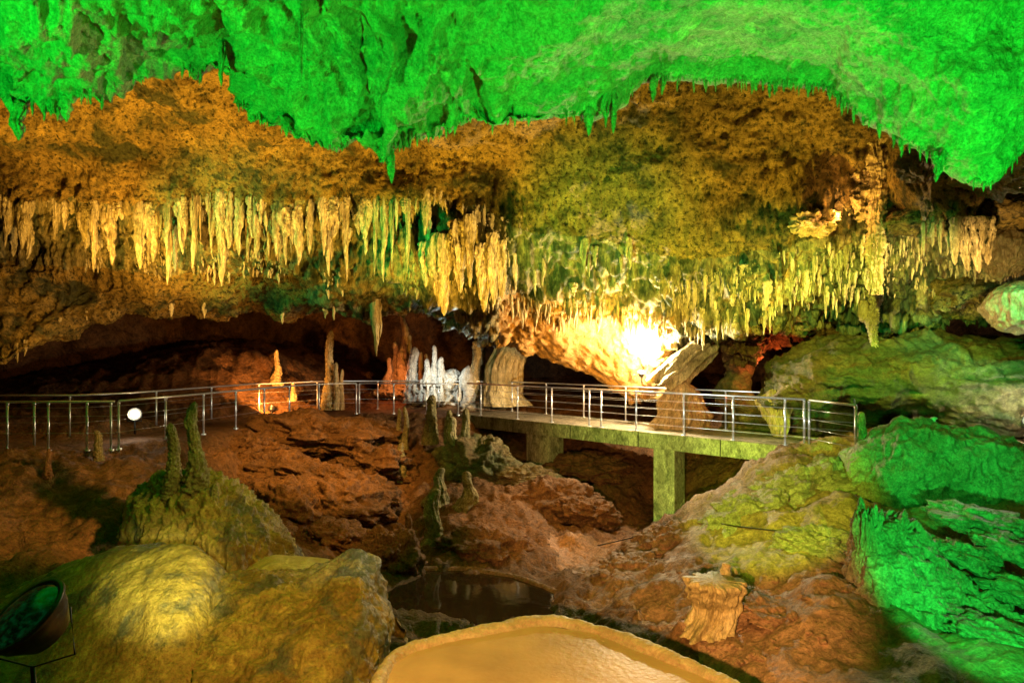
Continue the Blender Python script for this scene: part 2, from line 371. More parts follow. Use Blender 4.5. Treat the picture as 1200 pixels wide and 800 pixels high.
gp = np.array([P(*q) for q in G])
gp = np.vstack([gp, [(-1.5,6.5,-3.6),(0,6.5,-3.5),(1.5,6,-3.5),(0,3,-3.4),(2,3,-3.4),(-2.5,3,-3.3),(4,3,-3.3),(6,4,-3.2),(-6,3,-3),(-10,3,-2.8),(10,4,-2.8),(0,1,-3.4),(-10,1,-3),(10,1,-3),(-14,12,-2.3),(13,12,-1.5),(0,38,2),(-15,36,2),(15,34,1),(20,20,-1),(-22,20,-1.5)]])
def tps_fit(c, lam=.02):
    n = len(c); r = np.linalg.norm(c[:, None, :2]-c[None, :, :2], axis=-1)
    K = np.where(r > 0, r*r*np.log(r+1e-9), 0)+lam*np.eye(n); Pm = np.hstack([np.ones((n, 1)), c[:, :2]])
    A = np.block([[K, Pm], [Pm.T, np.zeros((3, 3))]]); w = np.linalg.solve(A, np.concatenate([c[:, 2], np.zeros(3)]))
    def f(x, y):
        r2 = (x[..., None]-c[:, 0])**2+(y[..., None]-c[:, 1])**2
        return (.5*r2*np.log(r2+1e-12)) @ w[:n]+w[n]+w[n+1]*x+w[n+2]*y
    return f
gz_f = tps_fit(gp)
nu, nv = 620, 560
yy = 1*(36/1.0)**np.linspace(0, 1, nv); uu = np.linspace(-1, 1, nu)
X = uu[None, :]*(5+yy[:, None]*.95); Y = np.repeat(yy[:, None], nu, 1)
Z = gz_f(X, Y)
def pathdist(x, y):
    pts = np.array([(-14,14.7),(-9.6,14.8),(-8.6,16.4),(-8.2,18.5),(-7.4,21.4),(-6,23.1),(-3.3,23.2),(-.9,22.6)]); dm = np.full(x.shape, 99.)
    for a, b in zip(pts[:-1], pts[1:]):
        ab = b-a; t = np.clip(((x-a[0])*ab[0]+(y-a[1])*ab[1])/(ab@ab), 0, 1)
        dm = np.minimum(dm, np.hypot(x-a[0]-t*ab[0], y-a[1]-t*ab[1]))
    return dm
pm = 1-sstep(.85, 1.4, pathdist(X, Y))
Q = np.stack([X, Y, Z], -1)
dz = .26*fbm(Q*.8, 5, 81)+.10*(ridged(Q*1.7, 4, 83)-1.2)*sstep(11, 15, Y)+.045*fbm(Q*6, 3, 85)+.05*np.abs(fbm(Q*2.6, 3, 86))
dz = dz-.55*np.exp(-(((X+4.2)/2.3)**2+((Y-16.3)/2.6)**2)**2)
dz = dz-.8*np.exp(-(((X-6.6)/1.7)**2+((Y-9.2)/1.3)**2)**2)-.5*np.exp(-(((X-7.4)/1.8)**2+((Y-12.2)/1.0)**2)**2)
fade = (1-.6*sstep(9, 6, Y))
Z = np.where(pm > 0, Z*(1-pm)+(-2.03)*pm, Z)+dz*(1-.93*pm)*fade
# chasm pool basin
pool2 = np.exp(-(((X+.75)/1.5)**2+((Y-11.4)/.9)**2)**2); Z = Z*(1-pool2)+(-4.45)*pool2
g = np.stack([X, Y, Z], -1); f = grid_faces(nv, nu)
m_ground = M['dirt']
o = link('ground', mesh_from('ground', g, f[:, ::-1], M['dirt'])); tag(o, kind='structure')
o.data.materials.append(M['slope'])
fc = g.reshape(-1, 3)[f].mean(1); 
slope_mask = ((fc[:, 0] > .9+.25*(fbm(fc*1.1, 3, 87)))&(fc[:, 1] < 14.6)&(fc[:, 0]*1.0+.35*fc[:, 1] > 5.2+.4*fbm(fc*.9, 3, 88)))
o.data.polygons.foreach_set('material_index', slope_mask.astype(np.int32))
SURF['ground'] = BVHTree.FromPolygons([tuple(x) for x in g.reshape(-1, 3)], f.tolist())

def hit(px, py, names=('cave_ceiling', 'cave_vault', 'ground')):
    d = Vector(P(px, py, 1)).normalized(); best = None
    for n in names:
        h = SURF[n].ray_cast(Vector((0, 0, 0)), d)
        if h[0] is not None and (best is None or h[3] < best[3]): best = h
    return best
def drop(x, y, z0=3):
    h = SURF['ground'].ray_cast(Vector((x, y, z0)), Vector((0, 0, -1)))
    return h[0].z if h[0] is not None else -3

# ------------------------------------------------------------------ rocks
def rock_mesh(name, seed, sx, sy, sz, mat, res=96, amp=.25, freq=1.2, ridge=.1, flat=.0, fine=.03, squareness=0, flute=0):
    nv_, nu_ = res, res*2
    th = np.linspace(.001, math.pi-.001, nv_)[:, None]; ph = np.linspace(0, 2*math.pi, nu_, endpoint=False)[None, :]
    u = np.stack([np.sin(th)*np.cos(ph), np.sin(th)*np.sin(ph), np.cos(th)+0*ph], -1)
    if squareness: 
        k = (np.abs(u)**(2+squareness*4)).sum(-1, keepdims=True)**(1/(2+squareness*4)); u = u/k
    s = np.array([sx, sy, sz]); q = u*s; L_ = (sx*sy*sz)**(1/3)
    r = 1+amp*fbm(u*freq+seed*7.3, 4, seed)+ridge*(ridged(q/L_*1.3+seed, 4, seed+5)-1.3)
    v = q*r[..., None]+u*(fine*fbm(q*5+seed, 4, seed+9))[..., None]
    if flute: v[..., :2] *= (1+flute*(ridged(np.stack([u[..., 0]*3+seed, u[..., 1]*3, v[..., 2]*.25/L_], -1), 3, seed+3)-1.2))[..., None]
    return mesh_from(name, v, grid_faces(nv_, nu_, True)[:, ::-1], mat)

def rock(px, py, d, wx, wz, dy, seed, mat, label, rot=0, tilt=0, name='boulder', cat='boulder', group=None, **kw):
    if wx < 44 and 'fine' in kw: kw['fine'] = min(kw['fine'], .03)
    """centre pixel and depth, half width / half height in photo pixels, half depth in metres"""
    me = rock_mesh(name, seed, wx/F*d, dy, wz/F*d, M[mat], **kw); o = link(name, me)
    o.location = P(px, py, d); o.rotation_euler = (0, math.radians(tilt), math.radians(rot)); tag(o, label, cat, group); return o

def loft_rock(name, rows, nu, nv_, disp, mat, label, cat='boulder', arc=True, group=None):
    R = []
    for r in rows:
        a = np.array([P(*q) for q in r])
        s = np.concatenate([[0], np.cumsum(np.linalg.norm(np.diff(a, axis=0), axis=1))]) if arc else np.arange(len(a), dtype=float)
        s /= s[-1]; t = np.linspace(0, 1, nu); b = np.stack([np.interp(t, s, a[:, k]) for k in range(3)], -1)
        n = max(2, nu//(len(a)*4)); k = np.hanning(2*n+3)[1:-1]; k /= k.sum(); bp = np.pad(b, ((n, n), (0, 0)), mode='edge')
        R.append(np.stack([np.convolve(bp[:, j], k, 'valid') for j in range(3)], -1))
    o, g = shell(name, R, nv_, disp, M[mat], label, None, cat)
    if group: o['group'] = group
    return o, g

def drock(a=.12, s=0, k=1.5, fine=.03, fl=0, zf=.3):
    def f(g):
        r = a*fbm(g*k, 4, 100+s)+a*.5*(ridged(g*k*1.3, 4, 110+s)-1.25)+fine*fbm(g*9, 3, 120+s)
        if fl: r = r+fl*(ridged(sc3(g, 4, 4, zf), 3, 130+s)-1.2)
        return r
    return f

# foreground mass, left
fg1 = [
 [(-120,760,9.5),(0,720,10),(85,690,10),(180,680,9.8),(240,690,9.6),(270,700,9.2)],
 [(-120,720,8.8),(0,700,8.8),(60,672,8.7),(110,655,8.5),(160,645,8.4),(210,645,8.3),(250,655,8.2),(285,690,8.3)],
 [(-120,735,7.9),(0,705,8),(60,670,8.1),(100,650,8),(150,638,7.9),(200,636,7.8),(235,642,7.75),(262,668,7.7),(300,700,8)],
 [(-120,770,7.2),(0,735,7.3),(70,700,7.4),(120,680,7.3),(170,668,7.2),(215,668,7.1),(245,685,7.1),(275,720,7.4)],
 [(-120,830,6.6),(20,790,6.6),(90,760,6.6),(140,745,6.55),(185,735,6.5),(220,735,6.55),(245,745,6.7),(280,770,7)],
 [(-120,930,5.6),(20,900,5.6),(90,880,5.6),(150,860,5.7),(200,850,5.8),(240,850,6),(270,860,6.3),(300,880,6.6)]]
loft_rock('flowstone_boulder', fg1, 340, 300, drock(.045, 1, 1.1, .008, .012, .4), 'boulder', 'smooth rounded yellow green flowstone boulder at the bottom left behind the green floodlight')
fg2 = [
 [(215,720,9),(300,700,9.3),(380,700,9.3),(430,700,9),(480,760,8)],
 [(230,690,8.1),(280,672,8.4),(330,668,8.5),(390,660,8.4),(420,655,8.2),(455,700,7.9)],
 [(232,680,7.5),(265,668,7.6),(300,671,7.6),(345,674,7.6),(385,664,7.7),(418,648,7.7),(442,655,7.7),(458,700,7.7)],
 [(235,705,7.1),(270,690,7.1),(310,690,7.1),(350,690,7.1),(390,682,7.1),(425,674,7.15),(448,690,7.3),(462,735,7.4)],
 [(230,760,6.5),(270,750,6.5),(310,745,6.5),(350,742,6.5),(395,740,6.5),(430,740,6.6),(455,750,6.8),(455,775,7)],
 [(220,880,5.6),(270,870,5.6),(310,860,5.6),(350,850,5.7),(390,840,5.8),(420,825,6),(435,810,6.3),(440,800,6.5)]]
loft_rock('flowstone_boulder', fg2, 340, 280, drock(.085, 2, 1.5, .014, .02, .5), 'boulder', 'mottled grey and ochre flowstone boulder with a cracked grey top beside the tan pool')
# basin between the two boulders with a little water
loft_rock('rock_ledge', [[(240,700,9.6),(300,690,9.7),(380,690,9.6),(430,690,9.2)], [(250,672,9.4),(320,650,9.4),(390,655,9.2),(430,664,8.9)], [(255,678,8.7),(320,668,8.7),(390,668,8.6),(430,675,8.4)]], 120, 60, drock(.02, 3, 2, .004), 'rim', 'small flat ochre ledge between the stalagmite mound and the grey topped boulder', 'rock ledge')
# stalagmite mound
mound = [
 [(110,640,11.6),(160,585,11.2),(220,575,11.2),(280,580,11.2),(330,610,11.2),(370,670,11)],
 [(135,625,10.6),(158,575,10.3),(185,552,10.2),(235,548,10.1),(275,562,10.1),(305,590,10.1),(330,625,10),(352,655,10)],
 [(136,640,9.9),(158,604,9.6),(190,590,9.5),(235,586,9.4),(270,596,9.4),(300,620,9.4),(320,645,9.4),(340,665,9.5)],
 [(140,668,9.5),(168,652,9.1),(200,645,9),(240,645,8.9),(275,652,8.9),(300,665,9),(320,672,9.1),(340,680,9.2)],
 [(120,720,9.3),(160,710,8.9),(200,710,8.8),(240,710,8.7),(275,710,8.8),(300,710,9),(320,710,9),(340,710,9)]]
loft_rock('flowstone_mound', mound, 260, 200, drock(.07, 4, 1.6, .012, .10, .25), 'boulder', 'brown green flowstone mound that carries the two knobbly green stalagmites', 'flowstone mound')

# boulders on the slope under the walkway
for i, a in enumerate([
   (385,512,18.8,88,26,1.2,11,'dirt','long lumpy red brown boulder just under the middle of the walkway',0,4),
   (330,556,16.8,56,26,1.0,12,'dirt','broad red brown boulder below the lumpy one under the walkway',0,8),
   (400,590,15.4,62,28,1.0,13,'dirt','rounded orange brown boulder above the dark end of the chasm pool',0,14),
   (340,600,14.6,55,34,.9,14,'dirt','red brown boulder just right of the stalagmite mound',0,18),
   (285,575,15.6,34,18,.6,15,'dirt','small red brown boulder behind the right flank of the stalagmite mound',0,0),
   (300,528,17.6,44,20,.9,46,'dirt','orange brown boulder at the upper left of the slope under the walkway',10,6),
   (440,540,18.2,52,26,.9,47,'dirt','big rounded boulder left of the two thin brown stalagmites',-10,10),
   (372,560,16.4,50,20,.8,48,'dirt','flat topped boulder in the middle of the slope under the walkway',5,14),
   (430,580,16.2,40,24,.7,49,'dirt','dark boulder wedged between the rounded ones left of the green buttresses',20,20),
   (318,628,13.6,36,24,.6,55,'dirt','boulder at the foot of the slope touching the stalagmite mound',0,20),
   (395,632,13.6,40,22,.6,56,'dirt','lowest boulder of the slope just behind the grey topped flowstone boulder',0,10),
   (610,560,18,46,16,.7,57,'mossy','mossy rock at the foot of the shadowed left bridge pillar',0,0),
   (690,600,15.8,40,18,.6,58,'dirt','cracked slab of earth in the chasm left of the tall bridge pillar',30,12),
   (455,655,12.6,42,36,.6,17,'dirt','smooth dark brown boulder at the back left edge of the chasm pool',0,-8),
   (640,592,16.6,62,28,.9,18,'dirt','low earthy boulder with a pointed crest left of the tall bridge pillar',0,-3),
   (575,640,13.8,56,22,.8,19,'dirt','sloping gravelly mound rising behind the chasm pool',0,6),
   (690,548,19.2,60,18,.9,20,'dirt','long mossy rock between the two bridge pillars',0,0),
   (560,548,18.4,48,40,.9,21,'mossy','dark rock face under the left end of the bridge',0,0)]):
    rock(*a[:9], rot=a[9], tilt=a[10], amp=.30, ridge=.14, freq=1.7, fine=.06)

# big mossy boulder behind right of the bridge
big = [
 [(870,520,19),(900,440,19),(960,405,18.5),(1050,400,18),(1130,400,17.5),(1250,400,17),(1450,420,16)],
 [(885,470,17.4),(900,428,17.2),(930,408,17),(965,392,16.8),(1020,394,16.4),(1080,390,16),(1140,392,15.6),(1250,392,15),(1450,400,14)],
 [(886,470,16.6),(905,438,16.2),(945,418,15.8),(985,412,15.5),(1040,414,15.2),(1090,412,14.9),(1150,414,14.4),(1250,414,14),(1450,420,13)],
 [(888,474,16.2),(912,456,15.5),(950,446,15),(1000,440,14.8),(1050,440,14.5),(1100,442,14.2),(1150,445,13.8),(1250,446,13.4),(1450,450,13)],
 [(890,478,16),(920,474,15.4),(960,468,15.2),(1000,466,15.2),(1050,472,14.8),(1100,482,14.4),(1150,488,14.2),(1250,490,14),(1450,490,13)],
 [(892,484,17),(925,482,17),(960,480,17),(1000,480,16.8),(1050,492,16.4),(1100,512,15.6),(1150,525,15),(1250,530,14.6),(1450,530,14)],
 [(892,560,18),(925,560,18),(960,560,18),(1000,560,18),(1050,560,17),(1100,560,16),(1150,560,16),(1250,560,15),(1450,560,15)]]
def dbig(g):
    lay = ridged(sc3(g, .5, .5, 2.2), 3, 141)-1.2
    return .25*fbm(g*.6, 4, 142)+.12*lay+.10*(ridged(g*1.4, 4, 143)-1.2)+.03*fbm(g*6, 3, 144)
loft_rock('boulder', big, 420, 220, dbig, 'mossy', 'huge layered yellow green boulder overhanging the dark gap behind the right end of the bridge')

# right foreground rocks under the green lamp
rg1 = [
 [(960,560,13.6),(1000,525,13.6),(1060,510,13.4),(1130,515,13.2),(1210,530,13),(1330,560,12.5)],
 [(985,538,12.8),(1020,505,12.6),(1050,493,12.4),(1085,491,12.3),(1130,496,12.2),(1170,507,12),(1215,519,11.8),(1330,538,11.5)],
 [(990,552,12.2),(1020,522,12),(1055,508,11.8),(1095,506,11.6),(1135,514,11.5),(1175,524,11.4),(1215,537,11.2),(1330,552,11)],
 [(995,580,11.8),(1030,560,11.6),(1065,552,11.4),(1100,552,11.3),(1140,558,11.3),(1175,565,11.2),(1215,570,11),(1330,590,10.8)],
 [(1010,600,11.7),(1040,596,11.6),(1070,602,11.5),(1100,610,11.5),(1135,600,11.4),(1165,588,11.2),(1215,590,10.9),(1330,620,10.6)],
 [(1010,660,11.7),(1040,660,11.6),(1070,660,11.5),(1100,660,11.5),(1135,660,11.4),(1165,660,11.2),(1215,660,11),(1330,660,10.6)]]
loft_rock('boulder', rg1, 300, 200, drock(.12, 6, 1.3, .02, .04, .3), 'right', 'wide green lit boulder with a pale crest at the right edge below the walkway end')
rg2 = [
 [(985,720,9.6),(1000,640,10),(1030,610,10),(1070,640,9.8),(1110,680,9.6),(1160,720,9.4),(1240,760,9)],
 [(992,700,9.2),(1000,610,9.3),(1020,592,9.3),(1050,596,9.2),(1075,612,9.1),(1105,648,9),(1150,690,8.8),(1240,735,8.6)],
 [(998,710,8.9),(1004,625,8.9),(1022,606,8.85),(1048,620,8.7),(1075,650,8.6),(1105,680,8.5),(1150,710,8.4),(1240,750,8.2)],
 [(1002,730,8.6),(1010,665,8.5),(1030,655,8.4),(1055,670,8.3),(1080,690,8.2),(1110,710,8.1),(1150,735,8),(1240,775,7.8)],
 [(1010,760,8.3),(1025,725,8.1),(1045,725,8),(1070,735,7.9),(1095,742,7.8),(1120,750,7.7),(1155,765,7.6),(1240,800,7.4)],
 [(1020,820,8.2),(1045,800,8),(1060,795,7.9),(1080,795,7.8),(1100,800,7.7),(1130,810,7.6),(1160,820,7.5),(1240,850,7.3)]]
loft_rock('boulder', rg2, 280, 240, drock(.12, 7, 1.8, .02, .08, .35), 'right', 'steep green lit rock with a thin upright fin, lower right foreground')
for i, a in enumerate([
   (1150,612,9.9,52,17,.6,31,'right','flat green rock with pale edge at the right between the two large lit boulders',0,12),
   (1130,650,9.5,36,14,.5,32,'right','slanting green rock slab above the upright finned rock',0,22),
   (1180,640,9.3,40,16,.5,33,'right','green and brown rock touching the right edge of the picture',0,18),
   (1190,690,8.9,44,16,.5,34,'right','low green slab on the slope at the right edge',0,20),
   (1085,640,9.6,20,14,.35,35,'right','small dark topped stone behind the crest of the finned rock',0,20),
   (1160,740,7.8,60,16,.5,36,'right','long low green stone at the lower right corner',0,14),
   (880,605,12.2,60,26,.7,37,'right','broad yellow green stone half way up the right slope',0,-14),
   (950,572,12.8,70,30,.9,38,'right','wide green stone below the right end of the bridge',0,-12),
   (880,578,13.2,30,14,.4,39,'right','small yellow green stone just under the bridge end',0,-10),
   (960,640,10.4,50,20,.6,40,'right','yellow green hummock left of the finned rock',0,6),
   (930,540,13.8,16,8,.25,41,'right','little dark green stone tucked under the bridge railing end',0,0),
   (840,760,8.4,0.1,0.1,.1,42,'right','',0,0),
   (910,720,8.6,46,12,.5,43,'slope','low brown stone in the clay between the stump and the pool shadow',0,8),
   (780,640,12.6,54,22,.7,44,'slope','pink brown shoulder of clay rock below the tall bridge pillar',0,-18),
   (740,668,11.6,44,16,.6,45,'slope','flat pink brown clay rock above the dark shadow of the pool rim',0,-10)]):
    if a[3] < 1: continue
    rock(*a[:9], rot=a[9], tilt=a[10], amp=.32, ridge=.10, freq=1.7, fine=.06, res=90)

rock(1014, 652, 8.75, 13, 60, .22, 66, 'right', 'thin upright green rock fin standing at the left end of the steep finned rock', tilt=3, squareness=.35, amp=.22, ridge=.12, freq=2.2, fine=.04, res=110, flute=.2)
rock(1046, 640, 8.9, 18, 40, .3, 67, 'right', 'knobbly green rock shoulder right behind the thin upright fin', tilt=22, amp=.3, ridge=.2, freq=2.2, fine=.04, res=110)
# ------------------------------------------------------------------ pools
def ribbon_sheet(name, poly, z0, mat, kind='structure'):
    V = [(x, y, z0) for x, y in poly]; me = bpy.data.meshes.new(name); me.from_pydata(V, [], [list(range(len(V)))]); me.materials.append(mat)
    o = link(name, me); tag(o, kind=kind); return o
def at_z(px, py, z0): d = z0*F/(CY-py); return ((px-CX)/F*d, d)
WN = -2.98
poly = [at_z(px, py, WN) for px, py in [(452,775),(470,762),(520,745),(580,737),(640,733),(700,742),(760,765),(820,790),(880,815)]]
poly = poly+[(2.6, 4.2), (2.4, 2.5), (0, 2.0), (-1.5, 3.0), (-1.3, 5.0)]
ribbon_sheet('pool_water', poly, WN, M['silt_water'])
poly = [at_z(px, py, -4.12) for px, py in [(440,700),(455,676),(490,668),(545,667),(600,676),(650,693),(690,712),(720,730)]]+[(1.0, 9.3), (-1.9, 9.0)]
ribbon_sheet('pool_water', poly, -4.12, M['dark_water'])

def rim(name, pts, w, h, z0, label, skirt=1.0, seed=0, mat='rim'):
    pts = np.array(pts, float); s = np.concatenate([[0], np.cumsum(np.linalg.norm(np.diff(pts[:, :2], axis=0), axis=1))]); n = 420; t = np.linspace(0, s[-1], n)
    c = np.stack([np.interp(t, s, pts[:, k]) for k in (0, 1)], -1); k = np.hanning(75)[1:-1]; k /= k.sum(); m_ = 36
    cpd = np.pad(c, ((m_, m_), (0, 0)), mode='edge'); c2 = np.stack([np.convolve(cpd[:, j], k, 'valid') for j in (0, 1)], -1); c2[0] = c[0]; c2[-1] = c[-1]; c = c2
    tg = np.gradient(c, axis=0); tg /= np.linalg.norm(tg, axis=1, keepdims=True); nr = np.stack([-tg[:, 1], tg[:, 0]], -1)
    c = c+nr*(.05*fbm(np.stack([t*1.2, 0*t, 0*t], -1), 3, seed))[:, None]
    prof = [(-1.3, -.9), (-1, -.25), (-.8, .35), (-.45, .8), (0, 1.0), (.35, .92), (.7, .5), (.95, -.2), (1.1, -skirt/h*.4), (1.35, -skirt/h)]
    pw = np.interp(np.linspace(0, len(prof)-1, 40), np.arange(len(prof)), [a for a, b in prof]); ph = np.interp(np.linspace(0, len(prof)-1, 40), np.arange(len(prof)), [b for a, b in prof])
    ww = w*(1+.25*noise(np.stack([t*.9, 0*t+4, 0*t], -1), seed+1))
    g = np.zeros((40, n, 3))
    for i in range(40):
        g[i, :, :2] = c+nr*(pw[i]*ww)[:, None]; g[i, :, 2] = z0+ph[i]*h
    nn = grid_normals(g); nn = nn*np.sign(nn[..., 2:].mean()); g = g+nn*(.012*fbm(g*9, 4, seed+2)+.02*fbm(g*1.3, 2, seed+3))[..., None]
    o = link(name, mesh_from(name, g, grid_faces(40, n), M[mat])); tag(o, label, 'pool rim'); return o
rp = [at_z(px, py, -2.93) for px, py in [(428,835),(440,800),(452,772),(474,755),(520,744),(565,737),(605,726),(645,721),(690,727),(730,742),(790,766),(850,792),(910,822),(990,862)]]
rim('pool_rim', rp, .07, .045, -2.955, 'smooth cream calcite rim curving around the near tan pool', 1.3, 3)
rp = [at_z(px, py, -4.08) for px, py in [(470,668),(500,664),(545,664),(600,673),(650,690),(700,714)]]
rim('pool_rim', rp, .08, .06, -4.12, 'thin pinkish rim along the back of the dark chasm pool', .3, 5, 'slope')

# ------------------------------------------------------------------ stump, leaning rocks, flowstone bodies
def pillar_mesh(name, seed, prof, mat, n=48, m=90, flute=.15, knob=.08, lean=(0, 0), kscale=3.0, ring=0, ar=8):
    """prof: (height fraction 0..1 from base, radius). unit height."""
    t = np.linspace(0, 1, m); r = np.interp(t, [a for a, b in prof], [b for a, b in prof]); w = np.linspace(0, 2*math.pi, n, endpoint=False)
    T, W = np.meshgrid(t, w, indexing='ij'); Rr = np.repeat(r[:, None], n, 1)
    q = np.stack([np.cos(W), np.sin(W), T*ar], -1)
    a = 1+flute*(ridged(np.stack([np.cos(W)*2.2+seed, np.sin(W)*2.2, T*ar*.22], -1), 3, seed)-1.2)+knob*2*fbm(q*kscale/2+seed*3.1, 3, seed+4)+.35*ring*np.sin(T*55+3*noise(q, seed))
    Rr = Rr*a
    wob = np.stack([.5*noise(np.stack([t*2.5, 0*t+seed, 0*t], -1), 9), .5*noise(np.stack([t*2.5, 0*t+seed, 0*t+7], -1), 9)], -1)*r.max()
    v = np.stack([Rr*np.cos(W)+(wob[:, 0]+lean[0]*t)[:, None], Rr*np.sin(W)+(wob[:, 1]+lean[1]*t)[:, None], T+0*W], -1)
    return mesh_from(name, v, grid_faces(m, n, True), mat)

def pillar(px, ytop, ybase, wtop, wbase, d, seed, mat, label, name='stalagmite', cat='stalagmite', group=None, shape=None, lean=0, snap=False, **kw):
    if snap:
        h = hit(px, ybase, ('ground',))
        if h: d = h[0].y+.02
    H = (ybase-ytop)/F*d; rt, rb = wtop/2/F*d, wbase/2/F*d
    prof = shape(rt, rb) if shape else [(0, rb), (.12, rb*.85+rt*.15), (.35, rb*.35+rt*.65), (.6, rt*1.0), (.9, rt*.85), (.97, rt*.55), (1, .0)]
    me = pillar_mesh(name, seed, prof, M[mat], lean=(lean/F*d, 0), ar=H/max(rt, rb*.6), **kw)
    o = link(name, me); x, y, zb = P(px, ybase, d); o.location = (x, y, zb-(.08*H if snap else 0)); o.scale = (1, 1, H*(1.08 if snap else 1)); tag(o, label, cat, group); return o

pillar(232, 470, 606, 14, 46, 9.75, 1, 'stalag', 'tall knobbly green stalagmite, the taller of the pair on the brown flowstone mound', knob=.16, kscale=5, flute=.10, ring=.04)
pillar(197, 495, 596, 13, 26, 9.7, 2, 'stalag', 'shorter leaning green stalagmite left of the tall one on the flowstone mound', knob=.14, kscale=5, flute=.10, lean=5, ring=.04)
pillar(254, 566, 628, 10, 30, 9.5, 3, 'stalag', 'stubby flowstone shoulder against the right foot of the tall green stalagmite', knob=.1)
pillar(387, 386, 480, 9, 20, 23.6, 4, 'straw', 'slender pale stalagmite column standing behind the walkway left of the middle', knob=.16, kscale=4)
pillar(394, 424, 480, 6, 8, 23.4, 5, 'straw', 'thin short white stalagmite just right of the slender pale column')
pillar(400, 432, 480, 5, 8, 23.8, 6, 'flow', 'thinnest brown stalagmite right of the slender pale column')
pillar(325, 409, 452, 6, 16, 24, 7, 'flow', 'lone brown conical stalagmite on the orange lit hillside', knob=.12)
pillar(343, 448, 470, 5, 12, 23.5, 8, 'flow', 'tiny stalagmite at the foot of the orange hillside beside the walkway')
pillar(472, 368, 452, 8, 24, 26, 9, 'flow', 'tall reddish spire stalagmite inside the dark hollow', knob=.12)
pillar(463, 400, 452, 7, 20, 26.2, 10, 'flow', 'reddish stalagmite on the left flank of the tall spire', knob=.14)
pillar(480, 392, 455, 6, 16, 26.3, 11, 'flow', 'narrow brown stalagmite on the right flank of the tall spire', knob=.12)
pillar(455, 418, 455, 6, 16, 25.8, 12, 'flow', 'short red stalagmite at the left foot of the tall spire')
pillar(485, 406, 472, 12, 20, 24.6, 13, 'white', 'white blunt stalagmite at the left end of the white calcite group', knob=.1)
pillar(509, 404, 450, 6, 13, 24.3, 14, 'white', 'thin pointed white stalagmite rising highest from the white calcite mound', knob=.1)
pillar(516, 418, 452, 8, 14, 24.2, 15, 'white', 'short stout white stalagmite just right of the pointed white one')
pillar(500, 420, 452, 7, 12, 24.2, 16, 'white', 'short white stalagmite just left of the pointed white one')
pillar(493, 412, 450, 5, 8, 26, 17, 'flow', 'dim brown stalagmite behind the left of the white mound')
pillar(500, 414, 450, 5, 8, 26.4, 18, 'flow', 'dim thin brown stalagmite in shadow behind the white mound')
pillar(557, 398, 474, 12, 18, 24.0, 19, 'straw', 'tall cream stalagmite with a white head right of the white calcite mound', knob=.1)
pillar(565, 406, 474, 11, 17, 24.7, 20, 'flow', 'tan stalagmite joined to the right of the tall cream one', knob=.1)
pillar(549, 428, 476, 17, 20, 24, 21, 'white', 'fat round topped white stalagmite in front of the tall cream one', shape=lambda a, b: [(0, b), (.5, a*1.05), (.8, a*.9), (.93, a*.55), (1, 0)], flute=.06)
blk = lambda a, b: [(0, b*1.25), (.12, b*1.05), (.3, b), (.7, a*1.0), (.9, a*.93), (.97, a*.6), (1, 0)]
pillar(597, 398, 474, 44, 50, 23.6, 22, 'straw', 'massive fluted cream and orange flowstone block behind the left end of the bridge', 'flowstone_column', 'flowstone', shape=blk, flute=.14, knob=.03, n=96, m=120)
rock(516, 464, 24.8, 38, 14, .8, 51, 'white', 'lumpy white calcite mound glowing behind the walkway rail', name='calcite_mound', cat='calcite mound', amp=.35, ridge=.35, fine=.12, freq=2.5)
rock(527, 446, 24.4, 16, 13, .4, 52, 'white', 'round white calcite dome on the right of the white mound', name='calcite_dome', cat='calcite dome', amp=.15, ridge=.15, fine=.06)
rock(572, 478, 23.9, 30, 8, .5, 53, 'white', 'low strip of white calcite lumps at the foot of the fat white stalagmite', name='calcite_mound', cat='calcite mound', amp=.3, ridge=.3, fine=.1)
rock(470, 460, 26, 30, 12, .7, 54, 'flow', 'red brown flowstone mound under the tall spire', name='flowstone_mound', cat='flowstone mound', amp=.3, ridge=.3)
for i in range(11):
    px = 487+i*7.6+random.uniform(-2, 2); h_ = random.uniform(7, 20)
    pillar(px, 466-h_-8, 470, 3.5, 8, 24.1+random.uniform(-.3, .3), 300+i, 'white', 'small jagged white spike in the white calcite group behind the rail', group='white spikes of the calcite group')
# under the walkway rail, mid
pillar(507, 462, 520, 12, 22, 18.8, 23, 'stalag', 'thick green brown stalagmite in front of the walkway at the white mound', knob=.08)
pillar(526, 480, 520, 8, 14, 18.6, 24, 'stalag', 'narrow brown stalagmite between the thick one and the pale round one')
pillar(531, 487, 535, 11, 16, 18.2, 25, 'straw', 'short pale green round headed stalagmite near the left end of the bridge')
pillar(545, 478, 540, 10, 22, 18.3, 26, 'stalag', 'dark green stalagmite at the corner where the bridge starts')
pillar(467, 478, 530, 5, 9, 18.6, 27, 'stalag', 'thin brown stalagmite, the left of two in front of the walkway')
pillar(475, 476, 534, 6, 10, 18.5, 28, 'stalag', 'thin brown stalagmite, the right of two in front of the walkway')
pillar(470, 518, 560, 8, 22, 17.6, 29, 'stalag', 'pale tipped flowstone cone below the two thin stalagmites', snap=True)
pillar(516, 548, 588, 12, 34, 16.4, 30, 'stalag', 'streaked green flowstone buttress below the pale round headed stalagmite', 'flowstone_cone', 'flowstone', flute=.2, snap=True)
pillar(549, 552, 596, 12, 36, 16.6, 31, 'stalag', 'dark flowstone buttress under the left bridge end', 'flowstone_cone', 'flowstone', flute=.2, snap=True)
pillar(502, 572, 636, 18, 24, 14, 32, 'stalag', 'leaning dark stalagmite behind the chasm pool', lean=8, snap=True)
pillar(478, 600, 640, 8, 14, 13.6, 33, 'dirt', 'little brown stalagmite left of the leaning dark one', snap=True)
pillar(56, 497+28, 560, 6, 12, 12.6, 34, 'dirt', 'small dark stalagmite under the left railing', snap=True)
